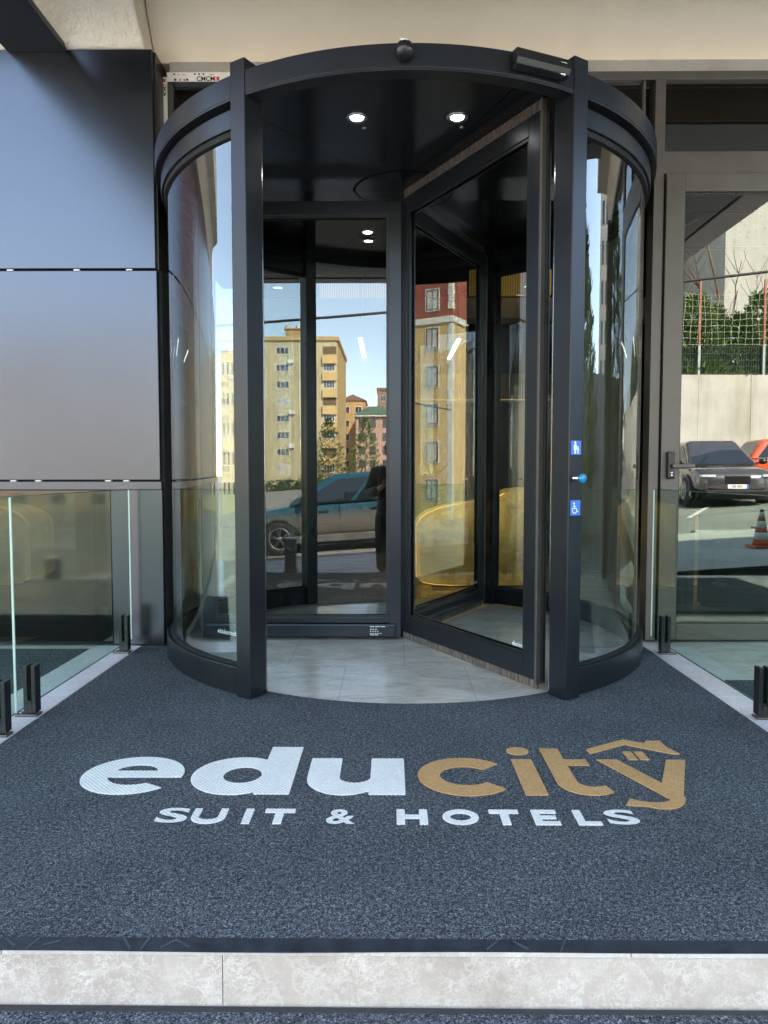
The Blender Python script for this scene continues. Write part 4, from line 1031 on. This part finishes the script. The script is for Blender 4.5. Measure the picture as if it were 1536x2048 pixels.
# ------------------------------------------------------------------ vegetation
def conifer_mesh(seed, h, r, n=2600, m='leaf'):
    rng = random.Random(seed); b = MBm(m)
    for i in range(n):
        z = h * (1 - math.sqrt(rng.random())) ; z = h * rng.random() ** 1.25
        rr = r * (1 - z / h) ** (.7 if h > 4 else .38) * (.55 + .5 * rng.random()) * (1 + .25 * math.sin(z * 9 + seed)); a = rng.uniform(0, 2 * PI)
        p = Vector((rr * math.cos(a), rr * math.sin(a), z)); d = Vector((math.cos(a), math.sin(a), rng.uniform(.3, 1.4))).normalized()
        l = rng.uniform(.10, .26) * (h / 3) ** .5; s_ = d.cross(Vector((rng.uniform(-1, 1), rng.uniform(-1, 1), 1))).normalized() * l * .22
        b.faces([p - s_, p + s_, p + d * l + s_ * .3, p + d * l - s_ * .3], [(0, 1, 2, 3)])
    return b
trees = []
def conifer(seed, loc, h, r, label, group=None, n=2600, m='leaf'):
    t = thing('conifer', label, 'tree', loc, 0, group)
    conifer_mesh(seed, h, r, n, m).build('crown', t, (0, 0, .12 * h)); MBm('bark').tube([(0, 0, 0), (0, 0, h * .75)], [.05 * h ** .5, .02], 7).build('trunk', t); return t
hc = conifer(11, (3.2, -18.9, 3.5), 2.3, .75, 'low dark green conifer pressed against the wire fence', 'hedge conifers behind the fence', 2600)
i = 0
for x in [3.9 + .72 * k for k in range(30)]:
    o = copy_tree(hc); o.location = (x, -18.95 - .3 * (i % 2), 3.4); o.rotation_euler = (0, 0, i * 1.3); s_ = .9 + .35 * ((i * 37) % 10) / 10; o.scale = (1.15, 1, s_ * 1.12); i += 1
conifer(21, (-8.6, -95, -1.5), 9.0, 3.0, 'olive pine in front of the orange block', None, 1800, 'leaf2')
conifer(22, (-3.4, -92, -1.0), 8.4, 2.6, 'dark pine standing before the pink block', None, 1800)
conifer(23, (9.6, -2.1, .2), 4.7, 2.0, 'tall dark cypress standing before the short concrete wall', None, 3200)
conifer(24, (12.6, -1.6, .4), 4.4, 1.9, 'second cypress behind the short concrete wall', None, 3000)
sw = thing('retaining_wall', 'short concrete wall below the two cypresses', 'wall'); MBm('concrete').box(10.2, 10.5, -4.5, 2.6, -.3, 2.7).build('wall_panel', sw, bevel=.01)
def bare_tree(seed, loc, h, label):
    rng = random.Random(seed); t = thing('bare_tree', label, 'tree', loc)
    b = MBm('bark')
    def br(p, d, l, r, lev):
        pts = [p]; q = p.copy(); dd = d.copy()
        for k in range(4):
            dd = (dd + Vector((rng.uniform(-.18, .18), rng.uniform(-.18, .18), .06))).normalized(); q = q + dd * l / 4; pts.append(q.copy())
        b.tube(pts, [r * (1 - .15 * k) for k in range(5)], 5, False)
        if lev:
            for k in range(4 if lev > 1 else 5):
                a = rng.uniform(0, 2 * PI); nd_ = (dd + Vector((math.cos(a), math.sin(a), rng.uniform(0, .5))) * .75).normalized()
                br(pts[rng.choice((1, 2, 3, 4))], nd_, l * rng.uniform(.45, .7), r * .5, lev - 1)
    br(Vector((0, 0, 0)), Vector((0, 0, 1)), h * .62, .085, 3); b.build('trunk', t)
    l = MBm('roof_brown')
    for k in range(70):
        a = rng.uniform(0, 2 * PI); p = Vector((rng.gauss(0, .7), rng.gauss(0, .7), h * rng.uniform(.35, .9))); l.faces([p, p + Vector((.05, .01, .02)), p + Vector((.04, .02, .06))], [(0, 1, 2)])
    l.build('dry_leaf', t); return t
bare_tree(31, (9.3, -19.9, 3.6), 6.2, 'leafless young tree before the grey stepped block')
bare_tree(32, (11.3, -19.8, 3.6), 7.6, 'leafless young tree with dry leaves before the white gable')
# verge in front of the yellow block
b = MBm('leaf2'); rng = random.Random(9)
for k in range(5200):
    x = rng.uniform(-40, 12); y = rng.uniform(-97, -88); z = far(x, y) + rng.random() ** 2 * 1.3; d = Vector((rng.uniform(-1, 1), rng.uniform(-1, 1), rng.uniform(0, 1))).normalized(); s_ = d.orthogonal().normalized() * .14; p = Vector((x, y, z))
    b.faces([p, p + s_ + d * .2, p + d * .5, p - s_ + d * .2], [(0, 1, 2, 3)])
tag(b.build('shrubbery'), 'low straggling shrubs and weeds along the far verge', 'shrubs', None, 'stuff')

# overhead cable
b = MBm('cable'); b.tube([(-16 + i * 1.0, -7.2, 3.55 + .105 * (i - 16) * .8 + .0045 * (i - 16) ** 2 * .6 + .02) for i in range(40)], .022, 6)
tag(b.build('overhead_cable'), 'thick black overhead cable sagging along the street', 'cable')

# ------------------------------------------------------------------ cars
def car(name, label, paint, L, Wd, Hh, loc, rz, tilt, prof, lower='dusty', plate=None, hatch=False):
    """local frame: nose towards +X, base on z=0, origin at the centre"""
    t = thing(name, label, 'car', loc, rz); t.rotation_euler = (0, tilt, rz) if True else None
    wr = .335 * Hh / 1.6; wb = L * .30
    # lower body: stations x -> (z bottom, z top, half width)
    b = MBm(paint); st = prof['body']; ns = len(st); ring = []
    vs = []; fs = []
    for (x, zb, zt, hw) in st:
        x *= L; hw *= Wd
        sec = [(hw * .90, zb), (hw * .99, zb + .12), (hw * 1.0, zb + (zt - zb) * .5), (hw * .97, zt - .10), (hw * .90, zt - .02), (hw * .45, zt), (0, zt + .012)]
        vs += [(x, y, z) for y, z in sec] + [(x, -y, z) for y, z in sec[-2::-1]]
    m = 13
    for i in range(ns - 1):
        for k in range(m - 1): fs.append((i * m + k, (i + 1) * m + k, (i + 1) * m + k + 1, i * m + k + 1))
        fs.append((i * m + m - 1, (i + 1) * m + m - 1, (i + 1) * m, i * m))
    fs += [tuple(range(m)), tuple(range(ns * m - 1, (ns - 1) * m - 1, -1))]
    b.faces(vs, fs, True); body = b.build('body', t)
    sb_ = body.modifiers.new('sub', 'SUBSURF'); sb_.levels = 1; sb_.render_levels = 2
    # greenhouse: pillars/roof in paint, glass sheets proud
    g = prof['cabin']; b = MBm(paint); vs = []
    hb_, hr = Wd * .475, Wd * prof.get('roofw', .395)
    lowp = [(g[0] * L, g[4]), (g[3] * L, g[4])]; 
    x0, x1, x2, x3 = [q * L for q in g[:4]]; zb, zt = g[4], Hh
    xs_l = [x0, x0 + (x1 - x0) * .55, x1 + (x2 - x1) * .33, x1 + (x2 - x1) * .66, x2 + (x3 - x2) * .45, x3]
    low = [(x0, hb_ * .9), (x0 + (x3 - x0) * .33, hb_), (x0 + (x3 - x0) * .66, hb_), (x3, hb_ * .93)]
    upp = [(x1, hr * .93), (x1 + (x2 - x1) * .33, hr), (x1 + (x2 - x1) * .66, hr), (x2, hr * .95)]
    V = []
    for (lx, ly), (ux, uy) in zip(low, upp): V += [(lx, ly, zb), (ux, uy, zt - .05), (ux, uy * .8, zt), (ux, -uy * .8, zt), (ux, -uy, zt - .05), (lx, -ly, zb)]
    F = []
    for i in range(3):
        for k in range(5): F.append((i * 6 + k, (i + 1) * 6 + k, (i + 1) * 6 + k + 1, i * 6 + k + 1))
    F += [(0, 1, 2, 3, 4, 5), (23, 22, 21, 20, 19, 18)]
    b.faces(V, F, False); ro = b.build('roof', t, bevel=.07, seg=4)
    def lerp(a, c, u): return tuple(p + (q - p) * u for p, q in zip(a, c))
    for s_ in (-1, 1):
        def P(u, v):
            u *= 3; i = min(2, int(u)); f = u - i
            lo = lerp((low[i][0], low[i][1], zb), (low[i + 1][0], low[i + 1][1], zb), f); up_ = lerp((upp[i][0], upp[i][1], zt - .05), (upp[i + 1][0], upp[i + 1][1], zt - .05), f)
            q = lerp(lo, up_, v); return (q[0], s_ * (q[1] + .012), q[2])
        for (ua, ub, ta, tb) in ((.06, .27, .10, .27), (.30, .60, .30, .60), (.63, .95, .63, .90)):
            w_ = MBm('car_glass'); w_.faces([P(ua, .06), P(ub, .06), P(tb, .9), P(ta, .9)], [(0, 1, 2, 3)]); wo_ = w_.build('side_window', t)
        tr = MBm('chrome')
        for k in range(12): 
            a_, c_2 = P(.05 + .9 * k / 12, .02), P(.05 + .9 * (k + 1) / 12, .02); tr.box(min(a_[0], c_2[0]), max(a_[0], c_2[0]), min(a_[1], c_2[1]) - .008, max(a_[1], c_2[1]) + .008, a_[2] - .012, a_[2] + .012)
        tr.build('window_trim', t)
    for i, (ff) in ((3, 1), (0, -1)):
        lo, up_ = low[i], upp[i]; dx = .012 * ff
        w_ = MBm('car_glass'); zt2 = zt - .05
        A_ = lambda v, y: (lo[0] + (up_[0] - lo[0]) * v + dx, y, zb + (zt2 - zb) * v + .01)
        w_.faces([A_(.04, -lo[1] * .90), A_(.04, lo[1] * .90), A_(.95, up_[1] * .86), A_(.95, -up_[1] * .86)], [(0, 1, 2, 3)]); w_.build('windscreen' if ff > 0 else 'rear_window', t)
    # sills, arches, wheels
    b = MBm(lower)
    for s_ in (-1, 1): b.box(-L * .42, L * .42, s_ * Wd * .5 - .03, s_ * Wd * .5 + .01, .20, .34, None, .03)
    b.build('side_skirt', t)
    for wx in (wb, -wb * .98):
        for s_ in (-1, 1):
            mt = Matrix.Translation((wx, s_ * Wd * .46, wr)) @ Matrix.Rotation(R(90) * s_ * -1, 4, 'X')
            MBm('black').lathe([(wr * 1.22, -.02), (wr * 1.22, Wd * .046), (wr * 1.16, Wd * .05)], mt, 28).build('wheel_arch', t)
            wh = MBm('tyre').lathe([(wr * .68, -.08), (wr * .97, -.08), (wr, -.05), (wr, .09), (wr * .95, .115), (wr * .70, .12), (wr * .66, .10)], mt, 28).build('wheel', t)
            rm = MBm('groove').lathe([(wr * .66, .06), (wr * .64, .09)], mt, 24); rm.mat('rim')
            rm.lathe([(wr * .69, .10), (wr * .69, .124), (wr * .62, .124), (wr * .61, .10)], mt, 28); rm.lathe([(wr * .16, .09), (wr * .14, .128)], mt, 14)
            for k in range(5):
                a = 2 * PI * k / 5 + .3
                for da in (-.16, .16):
                    mm = mt @ Matrix.Rotation(a + da, 4, 'Z'); rm.box(wr * .12, wr * .64, -wr * .035, wr * .035, .095, .122, mm)
            rm.build('rim', wh)
    # front and rear details
    xf = st[-1][0] * L; xr = st[0][0] * L
    for s_ in (-1, 1):
        MBm('lamp_glass').box(xf - .26, xf - .03, s_ * Wd * .36 - .19, s_ * Wd * .36 + .12, prof['lamp'] + .03, prof['lamp'] + .09, Matrix.Identity(4), .015).build('headlight', t)
        MBm('tail_red').box(xr - .015, xr + .10, s_ * Wd * .37 - .12, s_ * Wd * .37 + .12, prof['lamp'] + .12, prof['lamp'] + .30, None, .02).build('tail_light', t)
        m_ = MBm('black' if paint != 'paint_blue' else paint); m_.ball((x3 - L * .075, s_ * (Wd * .5 + .10), zb + .10), .10, (.7, 1.1, .75)); m_.box(x3 - L * .075 - .02, x3 - L * .075 + .02, min(s_ * Wd * .46, s_ * (Wd * .5 + .08)), max(s_ * Wd * .46, s_ * (Wd * .5 + .08)), zb + .04, zb + .08); m_.build('wing_mirror', t)
        for xx in (.10, -.13):
            MBm('chrome').box(xx * L - .09, xx * L + .09, s_ * Wd * .497 - .012, s_ * Wd * .497 + .02, zb - .16, zb - .13).build('door_handle', t)
        se = MBm('groove')
        for xx in (.215, .03, -.16): se.box(xx * L - .005, xx * L + .005, s_ * Wd * .494 - .004, s_ * Wd * .494 + .006, .36, zb - .04)
        se.build('door_seam', t)
    b = MBm('black'); b.box(xf - .08, xf + .012, -Wd * .15, Wd * .15, prof['lamp'] - .13, prof['lamp'] + .07, None, .02); b.box(xf - .10, xf + .0, -Wd * .36, Wd * .36, .24, .36, None, .02); b.build('grille', t)
    MBm('black').box(-L * .47, L * .47, -Wd * .40, Wd * .40, .14, .30).build('underbody', t)
    if plate:
        p_ = MBm('plate'); p_.box(xf + .014, xf + .022, -.23, .23, .40, .50); p_.mat('sign_blue'); p_.box(xf + .0225, xf + .024, -.23, -.19, .40, .50)
        p_.mat('ink_black'); p_.mesh(text_mesh(plate,   .085, 'CENTER', 1, .001), Matrix.Translation((xf + .0235, .02, .42)) @ Matrix.Rotation(R(90), 4, 'Z') @ Matrix.Rotation(R(90), 4, 'X')); p_.build('number_plate', t)
    return t
suv = dict(body=[(-.5, .42, .92, .40), (-.47, .30, .98, .47), (-.36, .26, 1.0, .495), (0, .24, .97, .50), (.25, .24, .93, .50), (.31, .25, .90, .495), (.42, .27, .83, .475), (.48, .30, .74, .43), (.50, .40, .62, .36)], cabin=(-.47, -.40, .06, .26, .93), lamp=.60)
xo = suv['body']
zc = lambda x: far(x, -10)
car('parked_car', 'teal blue family car with dusty flanks parked across from the entrance', 'paint_blue', 4.35, 1.75, 1.47, (-.85, -10.05, zc(-.85)), PI, math.atan(SLOPE), suv)
cross = dict(body=[(-.5, .42, .95, .40), (-.47, .30, 1.0, .47), (-.36, .26, 1.0, .495), (0, .24, .97, .50), (.25, .24, .95, .50), (.32, .25, .95, .497), (.42, .27, .90, .475), (.475, .28, .83, .42), (.500, .32, .74, .34), (.512, .38, .62, .24)], cabin=(-.48, -.36, .01, .27, .96), lamp=.64, roofw=.36)
car('parked_car', 'dark grey crossover with a wide grille parked nose out before the concrete wall', 'paint_grey', 4.4, 1.88, 1.62, (8.5, -15.1, far(8.5, -15.1)), R(98), 0, cross, 'paint_grey', '08P 80')
hat = dict(body=[(-.49, .40, .95, .42), (-.47, .28, .98, .47), (-.36, .24, .98, .495), (0, .22, .95, .50), (.25, .22, .92, .50), (.33, .24, .88, .49), (.42, .26, .82, .47), (.48, .28, .72, .43), (.50, .38, .60, .36)], cabin=(-.49, -.40, .08, .29, .93), lamp=.60)
car('parked_car', 'bright orange red hatchback parked side on beside the grey crossover', 'paint_orange', 3.95, 1.74, 1.46, (11.7, -15.9, far(11.7, -15.9)), R(6), 0, hat, 'paint_orange')

# ------------------------------------------------------------------ street furniture
tc = thing('traffic_cone', 'orange and white striped traffic cone on the pavement', 'cone', (4.9, -5.4, gz(4.9, -.335)))
MBm('cone_orange').box(-.20, .20, -.20, .20, 0, .05, None, .02).build('base', tc)
def r_at(z): return .155 - .115 * (z - .05) / .62
b = MB()
zz = [.05, .16, .29, .38, .50, .58, .67]
for i in range(6):
    b.mat('cone_orange' if i % 2 == 0 else 'cone_white'); b.lathe([(r_at(zz[i]), zz[i]), (r_at(zz[i + 1]), zz[i + 1])], None, 24)
b.build('body', tc); tc.scale = (.72, .72, .72)
MBm('black').ball((0, 0, .685), .04, (1, 1, .8)).build('tip', tc)
lp = [('dark square stone bollard on the pavement nearest the blue car', -1.47, -5.6), ('dark square stone bollard on the pavement near the traffic cone', 3.3, -5.7), ('dark square stone bollard on the pavement toward the downhill street', -4.6, -5.6)]
for lab, x, y in lp:
    t = thing('bollard', lab, 'bollard', (x, y, gz(x, -.335)), 0, 'bollards along the pavement')
    MBm('stone_dark').box(-.075, .075, -.075, .075, 0, .52, None, .008).build('shaft', t); MBm('strip').box(-.082, .082, -.082, .082, .52, .545, None, .006).build('cap', t)

# ------------------------------------------------------------------ person taking the photograph
pz = gz(0, -.335); PX, PY = -.06, -4.72
pp = thing('person', 'person in a black jacket and trousers holding up a phone before the entrance', 'person', (PX, PY, pz))
def skinned(name, verts, edges, radii, m, parent, root=0, sub=2):
    me = bpy.data.meshes.new(name); me.from_pydata([Vector(v) for v in verts], edges, []); me.materials.append(M[m])
    o = bpy.data.objects.new(name, me); COL.objects.link(o); o.parent = parent
    sk = o.modifiers.new('skin', 'SKIN'); sk.use_smooth_shade = True
    for i, r in enumerate(radii): me.skin_vertices[0].data[i].radius = r if isinstance(r, tuple) else (r, r)
    me.skin_vertices[0].data[root].use_root = True
    s_ = o.modifiers.new('sub', 'SUBSURF'); s_.levels = sub; s_.render_levels = sub
    return o
# facing +Y; metres above the feet
V = [(0, 0, .86), (0, .01, 1.02), (0, .0, 1.22), (0, -.01, 1.36), (0, 0, 1.44), (0, .02, 1.50),
     (-.10, 0, .80), (-.115, .02, .45), (-.115, -.01, .07), (-.12, .10, .035), (-.125, .17, .03),
     (.10, 0, .80), (.115, .02, .45), (.115, -.01, .07), (.12, .10, .035), (.125, .17, .03),
     (-.185, -.01, 1.34), (-.27, .03, 1.08), (-.13, .26, 1.16), (-.095, .32, 1.21),
     (.185, -.01, 1.34), (.27, .03, 1.08), (.11, .26, 1.16), (.055, .32, 1.21),
     (0, .03, 1.56), (0, .035, 1.66)]
E_ = [(0, 1), (1, 2), (2, 3), (3, 4), (4, 5), (0, 6), (6, 7), (7, 8), (8, 9), (9, 10), (0, 11), (11, 12), (12, 13), (13, 14), (14, 15), (3, 16), (16, 17), (17, 18), (18, 19), (3, 20), (20, 21), (21, 22), (22, 23), (5, 24), (24, 25)]
rad = [(.12, .10), (.13, .10), (.15, .105), (.12, .09), (.06, .06), (.055, .06), (.08, .085), (.055, .058), (.035, .038), (.03, .03), (.02, .02), (.08, .085), (.055, .058), (.035, .038), (.03, .03), (.02, .02), .062, .045, .034, .028, .062, .045, .034, .028, (.075, .09), (.065, .082)]
body = skinned('body', V, E_, rad, 'skin', pp)
# clothes: jacket with sleeves, trousers and shoes over the body
JV = [(0, 0, .70), (0, 0, .90), (0, .01, 1.06), (0, 0, 1.24), (0, -.01, 1.37), (0, 0, 1.43), (-.20, -.01, 1.34), (-.29, .03, 1.07), (-.15, .23, 1.145), (.20, -.01, 1.34), (.29, .03, 1.07), (.13, .23, 1.145)]
skinned('jacket', JV, [(0, 1), (1, 2), (2, 3), (3, 4), (4, 5), (4, 6), (6, 7), (7, 8), (4, 9), (9, 10), (10, 11)], [(.225, .19), (.215, .18), (.20, .16), (.215, .16), (.17, .13), (.085, .085), .098, .080, .062, .098, .080, .062], 'jacket', pp)
TV = [(0, 0, .96), (-.10, 0, .78), (-.115, .02, .45), (-.115, -.01, .08), (.10, 0, .78), (.115, .02, .45), (.115, -.01, .08)]
skinned('trousers', TV, [(0, 1), (1, 2), (2, 3), (0, 4), (4, 5), (5, 6)], [(.15, .125), (.125, .13), (.10, .10), (.08, .085), (.125, .13), (.10, .10), (.08, .085)], 'trousers', pp)
for s_ in (-1, 1):
    skinned('shoe', [(s_ * .115, -.06, .055), (s_ * .118, .06, .05), (s_ * .125, .20, .04)], [(0, 1), (1, 2)], [(.07, .065), (.066, .055), (.058, .042)], 'black', pp)
    # five fingers closing on the phone edge
    hx = -.095 if s_ < 0 else .055
    for k in range(4):
        z = 1.255 - .022 * k; x = hx
        skinned('finger', [(x, .325, 1.215 + .012 - .010 * k), (x + .016 * (-s_) * -1, .352, z), (x - s_ * .012, .372, z + .004), (x - s_ * .030, .376 - .006 * k * .1, z + .006)], [(0, 1), (1, 2), (2, 3)], [.012, .0095, .0085, .007], 'skin', pp, 0, 1)
    skinned('thumb', [(x, .318, 1.20), (x - s_ * .006, .335, 1.235), (x - s_ * .024, .348, 1.262)], [(0, 1), (1, 2)], [.013, .011, .009], 'skin', pp, 0, 1)
b = MBm('skin'); b.ball((0, .035, 1.60), .088, (.86, 1.04, 1.28)); b.ball((0, .128, 1.59), .016, (.8, 1, 1.5)); b.ball((-.078, .03, 1.60), .024, (.4, .8, 1.3)); b.ball((.078, .03, 1.60), .024, (.4, .8, 1.3)); hd_ = b.build('head', pp)
b = MBm('ink_white'); b.ball((-.03, .112, 1.615), .011, (1.1, .6, .8)); b.ball((.03, .112, 1.615), .011, (1.1, .6, .8)); b.mat('hair'); b.ball((-.03, .118, 1.615), .006); b.ball((.03, .118, 1.615), .006); b.build('eye', hd_)
MBm('ink_red').ball((0, .118, 1.548), .018, (1.3, .4, .35)).build('mouth', hd_)
b = MBm('hair'); b.ball((0, .005, 1.655), .102, (.92, 1.08, 1.0)); b.ball((0, -.035, 1.60), .085, (.98, .8, 1.1)); b.build('hair', hd_)
ph = thing('phone', 'dark phone held up in both hands by the person in black', 'phone', (-.02, PY + .372, 1.0))
MBm('black').box(-.078, .078, -.004, .004, -.012 - .037, .037 - .012, None, .003).build('phone_body', ph)
